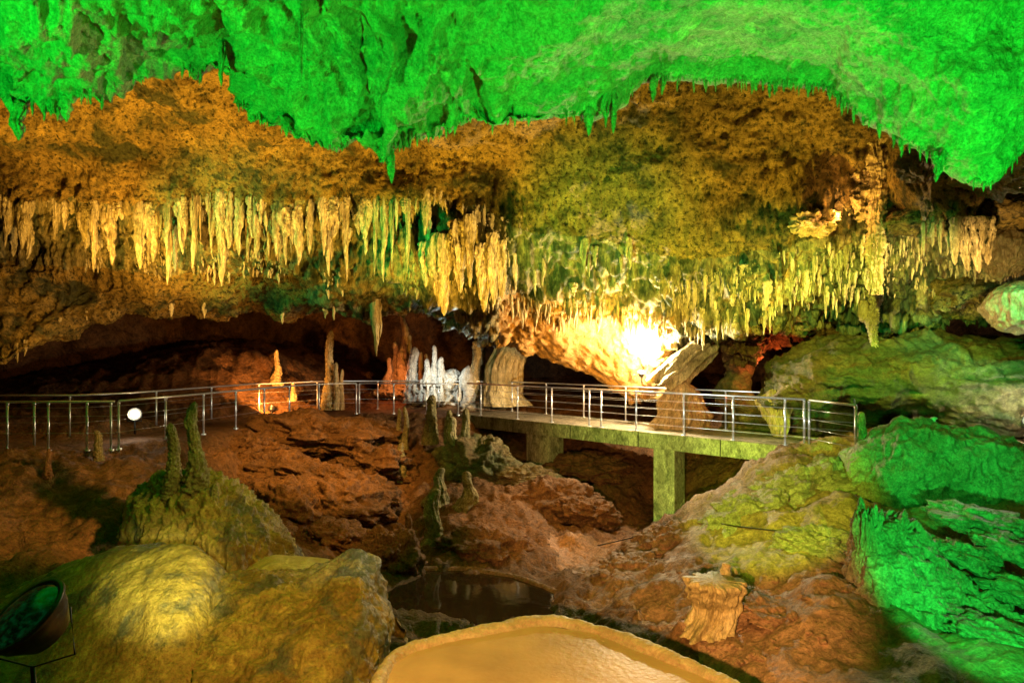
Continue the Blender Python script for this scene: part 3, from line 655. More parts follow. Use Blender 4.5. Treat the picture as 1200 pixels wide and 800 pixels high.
pillar(114, 504, 540, 8, 12, 13.4, 35, 'stalag', 'short brown stalagmite in front of the left railing', knob=.15)
pillar(1010, 482, 520, 9, 11, 12.6, 36, 'stalag', 'small green lit stalagmite right beside the last railing post', knob=.12)
pillar(1094, 488, 503, 9, 12, 12.2, 37, 'white', 'tiny pinkish white stub on the crest of the wide green boulder')
pillar(1052, 378, 396, 6, 12, 16.2, 38, 'straw', 'small pale stalagmite on top of the huge layered boulder')
pillar(1072, 488, 503, 9, 14, 12.3, 39, 'right', 'short green stub on the crest of the wide green boulder left of the pinkish one')
# stump
st = lambda a, b: [(0, b*1.5), (.12, b*1.2), (.3, b*1.05), (.6, a*.92), (.86, a*1.03), (.95, a*.97), (.975, a*.7), (.93, a*.3), (.92, 0)]
pillar(834, 668, 734, 62, 46, 9.3, 40, 'flow', 'flat topped tan and yellow stump shaped stalagmite on the clay slope', shape=st, flute=.30, knob=.10, n=140, m=140, snap=True)
pillar(851, 659, 674, 9, 13, 8.7, 41, 'flow', 'small yellow knob on top of the stump shaped stalagmite', knob=.2)
pillar(862, 664, 700, 8, 12, 9.3, 42, 'flow', 'thin broken splinter at the right of the stump shaped stalagmite')

# leaning ribbed slab + pale cone under it
slab = [[(772,450,18.2),(758,446,18.2),(780,424,18.2),(804,401,18.2),(824,404,18.2)],
        [(772,452,17.9),(758,448,17.7),(782,424,17.6),(808,400,17.6),(826,404,17.9)],
        [(776,454,17.8),(772,453,17.4),(798,428,17.3),(826,402,17.4),(830,406,17.8)],
        [(782,455,17.9),(790,456,17.5),(816,432,17.4),(842,406,17.5),(834,408,17.9)],
        [(784,455,18.2),(796,458,18),(820,436,18),(844,412,18),(834,408,18.2)]]
def dslab(g):
    q = g[..., 0]*.75+g[..., 2]*.66; w = g[..., 0]*.66-g[..., 2]*.75
    return .07*np.sin(w*26+2*noise(g*1.5, 3))+.10*(ridged(np.stack([w*5, q*.5, 0*q], -1), 2, 151)-1.2)+.03*fbm(g*4, 3, 152)
loft_rock('fallen_column', slab, 160, 140, dslab, 'straw', 'fallen pale ribbed column leaning right of the brightest lamp', 'fallen column')
cone = lambda a, b: [(0, b), (.3, b*.8), (.6, b*.55+a*.3), (.85, a), (.97, a*.5), (1, 0)]
pillar(797, 444, 512, 34, 80, 18.2, 43, 'flow', 'broad pinkish flowstone cone under the fallen ribbed column', 'flowstone_cone', 'flowstone', shape=cone, flute=.2, knob=.05, n=110, m=110)
pillar(868, 418, 520, 36, 60, 18.6, 44, 'mossy', 'dark green shadowed rock pillar left of the huge layered boulder', 'rock_pillar', 'rock pillar', shape=blk, flute=.12, knob=.1)
# pale wedge hanging under the huge boulder
loft_rock('flowstone_wedge', [[(882,470,16.1),(905,455,15.7),(935,470,15.8)], [(893,490,16),(908,480,15.6),(930,488,15.8)], [(906,512,15.9),(914,512,15.6),(922,512,15.8)]], 90, 90, drock(.04, 8, 2, .01, .06, .3), 'flow', 'yellow green wedge of flowstone hanging under the huge layered boulder', 'flowstone')
# drapery column on the right
colr = lambda a, b: [(0, a*.7), (.15, a*.8), (.3, a*1.2), (.5, a), (.75, b*.8), (.9, b), (1, b*1.3)]
pillar(1027, 165, 345, 17, 24, 14.1, 45, 'flow', 'long vertical cream flowstone column hanging down the right side of the vault', 'flowstone_column', 'flowstone', shape=colr, flute=.45, knob=.22, n=90, m=240, kscale=2.4)
pillar(1026, 340, 412, 10, 16, 15.2, 46, 'straw', 'knotted pale green column reaching down onto the huge layered boulder', 'stalagmite', 'column', shape=lambda a, b: [(0, b*.6), (.3, a*.9), (.5, b*.9), (.7, a), (1, b*1.2)], knob=.2, kscale=5)
pillar(1011, 352, 378, 14, 16, 15.4, 47, 'flow', 'yellow egg shaped dripstone blob left of the knotted pale column', 'dripstone_blob', 'dripstone', shape=lambda a, b: [(0, a*.1), (.1, a*.7), (.4, a), (.8, a*.8), (1, a*.5)], flute=.04, knob=.03)
# right side bodies
ledge = [[(1035,262,14.4),(1080,252,14.2),(1140,244,13.9),(1200,230,13.5),(1350,200,13)],
         [(1035,252,13.6),(1080,242,13.3),(1140,236,12.9),(1200,220,12.4),(1350,190,12)],
         [(1036,262,13.2),(1080,255,12.9),(1140,250,12.5),(1200,240,12),(1350,215,12)],
         [(1038,272,13.5),(1080,268,13.3),(1140,264,12.9),(1200,262,12.5),(1350,240,12.3)],
         [(1040,280,14.4),(1080,278,14.2),(1140,276,13.9),(1200,275,13.5),(1350,260,13)]]
loft_rock('rock_ledge', ledge, 240, 120, drock(.10, 9, 1.6, .02), 'vault', 'long ochre rock ledge running to the right edge under the dark niche', 'rock ledge')
rock(1195, 360, 13.2, 34, 30, .8, 61, 'flow', 'smooth pale green flowstone bulge at the right edge above the layered boulder', name='flowstone_bulge', cat='flowstone', amp=.12, ridge=.08, flute=.1)
rock(1178, 290, 13.4, 28, 34, .6, 62, 'flow', 'drooping yellow flowstone lobe at the right edge under the ledge', name='flowstone_bulge', cat='flowstone', amp=.2, ridge=.12, flute=.15)
rock(1130, 345, 15, 44, 26, .8, 63, 'vault', 'olive brown rock knob in the shadow left of the pale flowstone bulge', amp=.3, ridge=.25)
rock(1085, 190, 12.6, 30, 26, .6, 64, 'mossy', 'dark fluted rock lobe hanging beside the niche under the green ceiling', name='hanging_rock', cat='hanging rock', amp=.2, ridge=.15, flute=.3)
rock(1165, 205, 11.6, 46, 22, .8, 65, 'flow', 'knotted orange flowstone lump beside the niche at the right', name='flowstone_bulge', cat='flowstone', amp=.3, ridge=.3, tilt=12)
for i, (px, py, w, h, lb) in enumerate([(975,232,22,15,'left'), (998,215,16,12,'upper'), (1003,240,24,20,'middle'), (955,262,22,14,'lower')]):
    rock(px, py, 15.0-.2*i, w, h, .5, 70+i, 'flow', {'left': 'angular orange block left in the cluster beside the long cream column', 'upper': 'highest small orange block beside the long cream column', 'middle': 'largest cracked orange block touching the long cream column', 'lower': 'lowest orange block in the cluster left of the long cream column'}[lb], name='rock_block', cat='rock block', amp=.3, ridge=.25, squareness=.3, group='orange blocks beside the long cream column')
# red rocks in the crevice
for i, (px, py, w, h, lb) in enumerate([(900,392,26,22,'dark red jagged rock left in the crevice behind the fallen column'), (930,372,20,22,'bright red pointed rock in the crevice under the stalactite fringe'), (868,402,22,24,'dark red rock just right of the fallen ribbed column'), (955,388,22,12,'small reddish rock at the right end of the crevice')]):
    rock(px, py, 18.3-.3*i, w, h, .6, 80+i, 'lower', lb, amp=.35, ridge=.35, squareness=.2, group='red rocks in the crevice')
for i in range(14):
    px = 940+i*7.5+random.uniform(-2, 2); py = 386-9*math.sin(i/13*2.4)+random.uniform(-3, 3)
    rock(px, py, 16.9, random.uniform(3.5, 6), random.uniform(3, 6), .12, 90+i, 'straw', 'small pale pebble like knob in the row along the top of the huge layered boulder', name='dripstone_lump', cat='dripstone', group='small knobs along the boulder top', res=20)

# ------------------------------------------------------------------ footbridge
E0 = Vector((-1.55, 21.6, -2)); E1 = Vector((6.35, 13.7, -2)); BD = (E1-E0).normalized(); BN = Vector((.7071, .7071, 0))
br = thing('footbridge', 'concrete footbridge with a green lit edge beam crossing the chasm on two square pillars', 'footbridge', tuple(E0))
def boxm(name, a, b, w0, w1, z0, z1, mat, parent, nseg=1, label=None):
    """prism along a->b; lateral offsets w0..w1 along BN; children are placed relative to E0"""
    V = []; Fs = []
    for i in range(nseg+1):
        c = a.lerp(b, i/nseg)
        for w, zz in ((w0, z0), (w1, z0), (w1, z1), (w0, z1)): 
            p = c+BN*w; V.append((p.x-E0.x, p.y-E0.y, zz-E0.z))
    for i in range(nseg):
        for k in range(4): Fs.append((i*4+k, i*4+(k+1) % 4, i*4+4+(k+1) % 4, i*4+4+k))
    Fs += [(3, 2, 1, 0), (nseg*4, nseg*4+1, nseg*4+2, nseg*4+3)]
    me = poly_mesh(name, [(V, Fs)], mat, False); o = link(name, me, parent)
    bv = o.modifiers.new('b', 'BEVEL'); bv.width = .02; bv.segments = 2
    return o
boxm('deck', E0-BD*.6, E1, .28, 1.9, -2.12, -2.0, M['concrete'], br)
boxm('edge_beam', E0-BD*.6, E1, 0, .277, -2.36, -1.97, M['concrete'], br)
boxm('edge_beam', E0-BD*.6, E1, 1.903, 2.1, -2.36, -1.97, M['concrete'], br)
for k in range(1, 5):
    c = E0.lerp(E1, k/5); boxm('joint_strip', c-BD*.012, c+BD*.012, -.006, .0, -2.36, -1.975, M['black'], br)
def pillar_box(t, w0, w1, half, zb):
    c = E0+BD*t; boxm('pillar', c-BD*half, c+BD*half, w0, w1, zb, -2.365, M['concrete'], br)
L_b = (E1-E0).length
def t_at(px):  # where the near edge crosses this photo column
    k = (px-CX)/F; return (k*E0.y-E0.x)/(BD.x-k*BD.y)
pillar_box(t_at(775), .1, .6, .3, -4.9)
pillar_box(t_at(627), .1, .75, .45, -4.2)

# railings
def railing(label, pts, spacing, parts_label=None, zf=-2.0, h=1.0, posts=None, wires=(.2, .4, .6, .8), r_rail=.024, r_wire=.006):
    pts = [Vector((x, y, zf)) for x, y in pts]; root = thing('railing', label, 'railing', tuple(pts[0]), 'steel railings of the walkway and bridge'); o0 = pts[0]
    seg = [(b-a).length for a, b in zip(pts[:-1], pts[1:])]; tot = sum(seg)
    def pos(s):
        for a, b, l in zip(pts[:-1], pts[1:], seg):
            if s <= l+1e-6: return a.lerp(b, max(0, s/l))
            s -= l
        return pts[-1]
    rail = [p-o0+Vector((0, 0, h)) for p in pts]
    link('top_rail', poly_mesh('top_rail', [tube(rail, r_rail, 10)], M['steel']), root)
    for wz in wires:
        link('wire', poly_mesh('wire', [tube([p-o0+Vector((0, 0, h*wz)) for p in pts], r_wire, 6)], M['steel']), root)
    ss = posts if posts else [tot*i/max(1, round(tot/spacing)) for i in range(int(round(tot/spacing))+1)]
    base = None
    for s in ss:
        p = pos(s)-o0
        if base is None:
            base = link('post', poly_mesh('post', [tube([(0, 0, -.06), (0, 0, h-.02)], .024, 10), revolve([(.0, .012), (.06, .012), (.065, 0), (.065, -.02)], 14)]+[tube([(-.03, -.03, h*wz), (.03, -.03, h*wz)], .014, 6) for wz in wires]+[tube([(0, 0, h-.07), (0, 0, h-.015)], .03, 10)], M['steel']), root); base.location = p
        else:
            c = base.copy(); C.objects.link(c); c.parent = root; c.location = p
    return root
def off(w, a, b, z=0): p = E0+BD*a+BN*w; q = E0+BD*b+BN*w; return [(p.x, p.y), (q.x, q.y)]
tp = [t_at(px) for px in (560, 603, 643, 687, 701, 742, 798, 856, 917, 939.5)]
railing('steel railing along the near edge of the footbridge above the green lit beam', off(.13, 0, tp[-1]+.02), 1.5, posts=tp, zf=-1.97)
railing('short closing run of steel railing beside the little green stalagmite at the bridge end', [off(.13, tp[-1]+.1, 1)[0], ((1003-CX)/F*12.6, 12.6)], 1.6, zf=-1.98)
railing('steel railing along the far side of the footbridge', off(2.0, .2, L_b), 1.55, zf=-1.97)
nearL = [at_z(px, py, -1.0) for px, py in [(-60,485),(40,486),(137,485),]]
L_near = [(-14.5, 13.75), (-10.0, 13.75), (-8.25, 13.85)]
railing('steel railing at the far left with thick posts, beside the bright white lamp', L_near, .95, wires=(.35, .7), r_wire=.003, posts=[.3, 1.6, 2.9, 4.1, 4.65, 4.93, 5.7, 6.18])
L_mid = [(-8.25, 14.0), (-7.85, 15.6), (-7.5, 17.4), (-7.15, 19), (-6.7, 21.0), (-5.9, 22.1), (-5.2, 22.3)]
railing('steel railing climbing from the left corner up past the orange lit hillside', L_mid, 1.35, wires=(.35, .7), r_wire=.003)
railing('straight steel railing in front of the white calcite mound', [(-5.1, 22.3), (-3.3, 22.3), (-1.75, 21.75)], 1.2, wires=(.35, .7), r_wire=.003)
L_far = [(-15, 15.9), (-10.4, 15.9), (-9.6, 16.9), (-9.2, 18.8), (-8.5, 21.8), (-6.6, 24.1), (-3.2, 24.3), (-.5, 23.6)]
railing('rear steel railing behind the walkway at the left and middle', L_far, 2.3, wires=(.35, .7), r_wire=.003)

# ------------------------------------------------------------------ stalactites
def stal_mesh(seed, tips=1, blunt=.0, m=60, n=30):
    rnd = random.Random(seed); parts_v = []; parts_f = []; off_ = 0
    for k in range(tips):
        t = np.linspace(0, 1, m); L = 1 if k == 0 else rnd.uniform(.45, .9); rr = 1 if tips == 1 else (rnd.uniform(.5, .75) if k else .75)
        prof = np.interp(t, [0, .06, .2, .55, .85, .95, 1], [.55, .9, 1.0, .82+blunt*.2, .46+blunt*.3, .2+.3*blunt, .02])*rr*(1+.22*noise(np.stack([t*4+seed*2, 0*t+k, 0*t], -1), 12))
        w = np.linspace(0, 2*math.pi, n, endpoint=False); T, W = np.meshgrid(t, w, indexing='ij')
        a = 1+.48*(ridged(np.stack([np.cos(W)*1.6+seed*3+k, np.sin(W)*1.6, T*1.1], -1), 3, seed)-1.2)+.30*fbm(np.stack([np.cos(W), np.sin(W), T*9], -1)+k, 4, seed+3)
        cx, cy = (0, 0) if tips == 1 else (rnd.uniform(-.6, .6), rnd.uniform(-.5, .5))
        wx = .5*noise(np.stack([t*2+k, 0*t+seed, 0*t], -1), 8); wy = .5*noise(np.stack([t*2+k, 0*t+seed, 0*t+5], -1), 8)
        R = prof[:, None]*a
        v = np.stack([R*np.cos(W)+(cx+wx)[:, None], R*np.sin(W)*.8+(cy+wy)[:, None], -T*L+0*W], -1).reshape(-1, 3)
        parts_v.append(v); parts_f.append(grid_faces(m, n, True)+off_); off_ += len(v)
    return np.vstack(parts_v), np.vstack(parts_f)
SM = {}
for mat in ('straw', 'flow', 'ceil'):
    SM[mat] = [mesh_from('stalactite', *stal_mesh(s, tips), M[mat]) for s, tips in ((1, 1), (2, 1), (3, 1), (4, 1), (5, 3), (6, 2), (7, 4), (8, 2))]
    SM[mat+'wide'] = [mesh_from('stalactite', *stal_mesh(s, tips, .6), M[mat]) for s, tips in ((11, 4), (12, 5), (13, 5))]
NST = {'n': 0}
STC = []
def stalactite(px, y0, y1, w, mat, label, group, surf='cave_vault', wide=False, fwd=.0, d=None):
    if d is None:
        h = hit(px, y0, (surf,))
        if h is None: return None
        p = h[0]; d = p.y
    d -= fwd; x, y, z0 = P(px, y0, d); L = (y1-y0)/F*d; r = w/2/F*d
    o = link('stalactite', random.choice(SM[mat+('wide' if wide else '')])); o.location = (x, y+r*.55, z0+.05*L+.03)
    o.scale = (r*random.uniform(.85, 1.2), r*1.1, L*1.02+.03); o.rotation_euler = (0, 0, random.uniform(0, 6.28) if not wide else random.uniform(-.5, .5)); tag(o, label, 'stalactite', group); NST['n'] += 1; STC.append(o); return o

def lip_edge(px):
    y = lE(px)+34
    while y > lE(px)-40:
        h = hit(px, y, ('cave_ceiling',))
        if h and h[0].y < 12.4: return y
        y -= 2
    return lE(px)
cE = lambda px: float(np.interp(px, U2, np.interp(U2, colU, C_py)-jC*F/17)); dE = lambda px: float(np.interp(px, U2, np.interp(U2, colU, D_py)-jD*F/18)); eE = lambda px: float(np.interp(px, U2, np.interp(U2, colU, E_py)-jE*F/19)); lE = lambda px: float(np.interp(px, [q[0] for q in LIP], [q[1] for q in LIP]))
G1 = 'stalactites of the long cream row'
big_list = [
 (8,292,9,'stubby cream stalactite at the far left end of the long row'),(32,286,8,'short cream stalactite second from the left end of the row'),(62,282,8,'short orange tinged stalactite in the left part of the row'),
 (110,322,10,'shadowed grey green stalactite at the left of the first long pair'),(126,312,16,'broad cream stalactite, first long one from the left'),(160,318,17,'broad ragged cream stalactite right of the first long one'),(173,313,9,'slim orange stalactite against the ragged broad one'),
 (197,337,13,'longest single cream stalactite of the left half, ending in a hooked tip'),(212,300,9,'slender cream stalactite just right of the hooked longest one'),(226,318,9,'narrow cream stalactite between the hooked one and the bulky one'),
 (245,300,9,'slim cream stalactite left of the bulky pointed one'),(262,338,19,'bulky pointed cream stalactite above the dark hollow'),(278,302,11,'flat cream stalactite right of the bulky pointed one'),(300,306,10,'thin stalactite in the middle of the row'),(322,300,11,'yellow stalactite near the grey streak in the row'),
 (346,312,16,'wide yellow stalactite sheet in the middle of the row'),(362,300,9,'curved yellow stalactite right of the wide sheet'),(378,302,10,'yellow stalactite before the green gap'),(404,332,10,'slanting long yellow stalactite at the left of the green gap'),
 (440,326,8,'straight thin cream stalactite alone in front of the green gap'),(449,334,9,'straight cream stalactite beside the lone thin one'),(458,320,7,'slimmest straight cream stalactite of the three in the green gap'),(478,322,8,'green shadowed stalactite in the middle of the green gap')]
for px, y1, w, lb in big_list: stalactite(px, cE(px)-5, y1, w, 'straw', lb, G1, fwd=.0)
for px, y0, y1, w, lb in [(500,292,338,15,'left sheet of the big ribbed curtain of stalactites'),(512,284,362,20,'widest ribbed sheet of the big stalactite curtain'),(522,286,373,16,'longest sheet of the big stalactite curtain, above the white rock'),(541,268,346,18,'blunt ribbed stalactite right of the big curtain'),
                          (552,262,340,10,'slim stalactite touching the blunt ribbed one'),(568,296,368,17,'left orange sheet of the last ribbed curtain'),(578,284,360,15,'middle orange sheet of the last ribbed curtain'),(589,292,352,13,'right orange sheet of the last ribbed curtain')]:
    stalactite(px, y0-6, y1, w, 'straw', lb, 'ribbed curtains of stalactites', wide=True, fwd=.65)
def zone(px):
    for lim, s in ((95, 'at the left end'), (180, 'around the first long pair'), (250, 'around the hooked one'), (330, 'around the bulky pointed one'), (410, 'in the yellow middle stretch'), (480, 'in the green gap'), (600, 'by the ribbed curtains')):
        if px < lim: return s
    return 'past the curtains'
px = 0
while px < 600:
    if 412 < px < 560 and random.random() < .62: px += 6; continue
    if float(noise(np.array([px*.045, 3.3, 0.]), 8)) < -.28: px += 5; continue
    ln = random.choice([12, 16, 22, 28, 36, 50])*(.8 if px < 100 else 1); wd = random.uniform(3.5, 7)+random.random()**3*7
    y0 = cE(px)+(random.uniform(-8, -3) if random.random() < .5 else random.uniform(0, 34))
    stalactite(px, y0, y0+ln+4, wd, 'straw', ('short' if ln < 30 else 'long')+' cream stalactite filling the row '+zone(px), G1+' '+zone(px))
    if random.random() < .10: stalactite(px, cE(px)-4, cE(px)+random.uniform(26, 62), random.uniform(11, 17), 'straw', 'fused cream stalactite sheet in the row '+zone(px), 'fused stalactite sheets '+zone(px), wide=True)
    px += random.uniform(2.8, 8.0)
# fringe right: 600-1030
G2 = 'stalactites of the right hand fringe'
def zone2(px):
    for lim, s in ((700, 'over the orange vault'), (800, 'above the brightest lamp'), (880, 'above the fallen ribbed column'), (960, 'above the red crevice'), (1045, 'left of the long cream column foot'), (1120, 'in the dark green recess')):
        if px < lim: return s
    return 'at the right edge'
n_ind = 0
for k in range(84):
    px = random.uniform(800, 1045) if k % 7 else random.uniform(600, 800)
    a = cE(px)+14; b = dE(px)+2; y0 = random.uniform(a, b); ln = random.uniform(12, 34); 
    stalactite(px, y0, y0+ln, random.uniform(3.5, 7)+(5 if k % 8 == 0 else 0), 'straw' if random.random() < .6 else 'flow', ('short' if ln < 23 else 'long')+' yellow stalactite of the fringe '+zone2(px), G2+' '+zone2(px), wide=(k % 8 == 0))
for px, y0, y1, w, lb in [(604,300,346,7,'isolated white stalactite right of the last ribbed curtain'),(686,282,322,9,'branching bright cream stalactite on the olive wall'),(697,290,314,8,'short bright cream stalactite beside the branching one'),(738,280,318,9,'crooked bright cream stalactite on the olive wall over the lamp'),(690,300,326,5,'thin bright stalactite hanging under the branching one'),(728,302,322,5,'little bright stalactite left of the crooked one')]:
    stalactite(px, y0, y1, w, 'straw', lb, None, fwd=.15)
for px in (1068, 1076, 1084, 1094, 1103, 1112):
    stalactite(px, 264, 286+random.uniform(0, 16), 5.5, 'flow', 'green shadowed stalactite in the recess under the ochre ledge', 'stalactites in the green recess', fwd=.1)
for px, y1, w in ((1124, 312, 14), (1138, 320, 16), (1152, 322, 15), (1162, 312, 12)):
    stalactite(px, 258, y1, w, 'straw', {1124: 'left cream drape under the ochre ledge', 1138: 'second cream drape under the ochre ledge, broad', 1152: 'third cream drape under the ochre ledge, the longest', 1162: 'right cream drape under the ochre ledge next to the yellow lobe'}[px], 'cream drapes under the ochre ledge', wide=True, fwd=.5)
# the green ceiling lip
for px, y0, y1, w, lb in [(15,120,164,20,'large pointed green stalactite at the far left of the lit ceiling'),(38,120,140,7,'small green stalactite right of the large far left one'),(75,115,143,11,'green stalactite with a brownish tip at the left of the ceiling edge'),(58,120,137,5,'thin green stalactite left of the brownish tipped one'),(214,90,132,9,'curved green stalactite hanging alone over the ochre vault'),
    (258,50,103,9,'long pale green spike in front of the ceiling'),(265,95,155,17,'stout olive green stalactite hanging over the ochre vault'),(352,10,98,6,'long thin pale green streak of a stalactite on the upper ceiling'),(458,180,216,12,'longest green point at the lowest dip of the ceiling edge'),(475,160,178,7,'small green stalactite right of the lowest dip'),
    (538,155,192,9,'pale green stalactite pair hanging at the ceiling edge above the curtains'),(545,155,182,6,'thin pale green stalactite beside the pale pair'),(577,160,182,7,'small green stalactite on the middle ceiling edge'),(626,155,175,6,'tiny green stalactite on the middle ceiling edge'),(638,150,175,5,'thin yellowish green stalactite on the middle ceiling edge'),
    (690,128,160,12,'ribbed green stalactite at the start of the arch'),(718,108,158,15,'dark ribbed green stalactite, broad, at the start of the arch'),(712,112,150,9,'dark green stalactite against the broad ribbed one'),(766,92,120,10,'green stalactite pair in the top of the arch'),(778,92,112,7,'small green stalactite in the top of the arch'),
    (1105,180,214,16,'drooping green stalactite under the right ceiling')]:
    stalactite(px, y0, y1, w, 'ceil', lb, None, 'cave_ceiling', fwd=.05)
for k in range(34):
    px = random.choice([random.uniform(880, 1060), random.uniform(500, 700), random.uniform(840, 1100), random.uniform(20, 140)])
    y0 = lip_edge(px)-random.uniform(2, 8); ln = random.uniform(9, 20)
    stalactite(px, y0, y0+ln, random.uniform(3, 6), 'ceil', 'small green dripping stalactite on the ceiling edge '+('over the long left row' if px < 300 else 'above the ribbed curtains' if px < 700 else 'right of the arch' if px < 960 else 'beside the niche'), 'small stalactites on the green ceiling edge', 'cave_ceiling')
# hanging column in the hollow mouth
stalactite(443, 340, 420, 13, 'flow', 'lone long olive stalactite hanging into the mouth of the dark hollow', None, d=19.4)
for px, y0, y1 in ((30,400,418),(20,404,426),(70,374,388),(100,362,376),(200,356,372),(240,356,374),(330,366,380),(390,360,376),(480,352,366),(380,362,374)):
    stalactite(px, y0, y1, 5, 'flow', 'small brown stalactite on the lip of the hollow '+('at the left' if px < 90 else 'over the earthy hill' if px < 300 else 'near the mouth'), 'small stalactites on the lip of the hollow')
print('stalactites', NST['n'])
# countless straws: one object
V = []; Fs = []; off_ = 0
tipv, tipf = stal_mesh(21, 1, 0, 10, 7)
def straw(px, y0, ln, w, surf):
    global off_
    h = hit(px, y0, (surf,))
    if h is None: return
    d = h[0].y; x, y, z0 = P(px, y0, d-.02); r = w/2/F*d; L = ln/F*d
    a = random.uniform(0, 6.28); c, s = math.cos(a), math.sin(a); R = np.array([[c, s, 0], [-s, c, 0], [0, 0, 1]])
    V.append((tipv @ R)*np.array([r, r, L])+np.array([x, y+r*.5, z0+.03])); Fs.append(tipf+off_); off_ += len(tipv)
for k in range(3200):
    px = random.uniform(-30, 1230); a = cE(px); b = eE(px); q = random.random()
    if px < 600:
        if float(noise(np.array([px*.04, 7.1, 0.]), 6)) < -.05: continue
        y0 = a+random.uniform(0, 34) if q < .55 else dE(px)-random.uniform(-6, 26)
    elif px < 770:
        if random.random() < .4: continue
        y0 = dE(px)+random.uniform(-14, 8)
    else: y0 = random.uniform(a+6, dE(px)+12)
    if px > 770 and float(noise(np.array([px*.03, y0*.05, 0.]), 5)) < -.12: continue
    sz_ = random.random()**2.2
    straw(px, y0, 3.5+(20 if px > 600 or q < .45 else 9)*sz_*random.uniform(.6, 1.2), 1.5+3*sz_, 'cave_vault')
o = link('dripstone_fringe', mesh_from('dripstone_fringe', np.vstack(V), np.vstack(Fs), M['straw'])); tag(o, 'countless tiny pale dripstone straws crowding the fringe between the larger stalactites', 'dripstone', kind='stuff'); fringe = o
V = []; Fs = []; off_ = 0
for k in range(420):
    px = random.uniform(0, 1200)
    if float(noise(np.array([px*.02, 1.7, 0.]), 4)) < -.15: continue
    straw(px, lip_edge(px)-random.uniform(1, 8), 4+14*random.random()**2, random.uniform(1.6, 4), 'cave_ceiling')
o = link('dripstone_fringe', mesh_from('dripstone_fringe', np.vstack(V), np.vstack(Fs), M['ceil'])); tag(o, 'countless tiny green straws along the edge of the lit ceiling', 'dripstone', kind='stuff'); fringe2 = o

# ------------------------------------------------------------------ small things: cable, stones, lamps
cpts = []
for px in range(700, 985, 7):
    py = float(np.interp(px, [700, 745, 812, 860, 920, 985], [642, 632, 612, 620, 627, 640])); h = hit(px, py, ('ground',))
    if h: cpts.append(h[0]+Vector((0, -.05, .07)))
for _ in range(3): cpts = [cpts[0]]+[(a+b+c)/3 for a, b, c in zip(cpts, cpts[1:], cpts[2:])]+[cpts[-1]]
o = link('cable', poly_mesh('cable', [tube(cpts, .012, 6)], M['cable'])); tag(o, 'thin dark cable lying across the clay slope from the tall bridge pillar', 'cable')
for i in range(60):
    px = random.uniform(640, 1000); py = random.uniform(660, 780); h = hit(px, py, ('ground',))
    if not h or h[0].y < 7.6: continue
    if i >= 50: break
    s = random.uniform(.025, .06); me = rock_mesh('stone', 200+i, s*1.4, s, s*.6, M['slope'], res=14, amp=.3)
    o = link('stone', me); o.location = h[0]+Vector((0, 0, s*.2)); o.rotation_euler = (0, 0, random.uniform(0, 6)); tag(o, 'small loose stone on the pink brown clay slope behind the pool', 'stone', 'loose stones on the clay slope')

def lamp_fixture(px, py, d, r, label, emit, estr, aim=(0, -1, 0), name='floodlight', glassname='lamp_glass'):
    c = Vector(P(px, py, d)); root = thing(name, label, 'lamp', tuple(c)); a = Vector(aim).normalized(); R = a.to_track_quat('Z', 'Y').to_matrix()
    gm = plain_mat('lamp glass', (.9, .85, .7), .2, 0, emit, estr)
    link('housing', poly_mesh('housing', [revolve([(0, -r*1.5), (r*.5, -r*1.5), (r*.75, -r*.9), (r*1.05, -.02*r), (r*1.1, 0), (r*1.1, r*.12), (r, r*.12)], 24, R)], M['black']), root)
    link(glassname, poly_mesh(glassname, [revolve([(r*.62, r*.10), (r*.5, r*.18), (r*.25, r*.24), (0.001, r*.26)], 32, R)], gm), root)
    rf = plain_mat('lamp reflector', (.8, .75, .6), .25, .6, emit, estr*.012)  # ring emits a little itself, painting a glow round the glass
    link('reflector', poly_mesh('reflector', [revolve([(r*1.0, r*.1), (r*.8, r*.04), (r*.62, r*.06)], 32, R)], rf), root)
    link('stand', poly_mesh('stand', [tube([(0, 0, -r*1.1), (0, 0, -r*3.2)], r*.15, 8), tube([(-r*1.15, 0, 0), (-r*1.15, 0, -r*1.15), (r*1.15, 0, -r*1.15), (r*1.15, 0, 0)], r*.09, 6)], M['black']), root)
    return root
lamp_fixture(158, 485, 16.2, .15, 'round white floodlight shining straight out behind the left railing', (1, .93, .8), 22, (.35, -1, .02))
lamp_fixture(318, 477, 22.6, .09, 'small black lamp behind the walkway lighting the orange hillside', (1, .7, .3), 6, (-.1, .6, .6))
lamp_fixture(752, 436, 18.2, .10, 'brightest warm floodlight glaring against the orange vault behind the bridge', (1, .92, .7), 60, (0, -.5, .9))
lamp_fixture(1206, 492, 12.9, .12, 'white lamp at the right edge behind the green boulder', (1, .95, .85), 20, (-1, -.2, .2))
# near green floodlight
gl = thing('floodlight', 'large dark round floodlight with green glass in the bottom left corner', 'lamp', P(30, 722, 3.4))
Rg = Vector((-.35, -.50, .72)).normalized().to_track_quat('Z', 'Y').to_matrix(); r = .19
gmat = bpy.data.materials.new('green lamp glass'); gmat.use_nodes = True; bs = gmat.node_tree.nodes['Principled BSDF']
bs.inputs['Base Color'].default_value = (.0, .035, .012, 1); bs.inputs['Roughness'].default_value = .12; bs.inputs['Emission Color'].default_value = (0, .5, .12, 1)
nz_ = gmat.node_tree.nodes.new('ShaderNodeTexNoise'); nz_.inputs['Scale'].default_value = 9; rp_ = gmat.node_tree.nodes.new('ShaderNodeMapRange'); rp_.inputs[1].default_value = .45; rp_.inputs[2].default_value = .75; rp_.inputs[3].default_value = .002; rp_.inputs[4].default_value = .05
gmat.node_tree.links.new(nz_.outputs[0], rp_.inputs[0]); gmat.node_tree.links.new(rp_.outputs[0], bs.inputs['Emission Strength'])
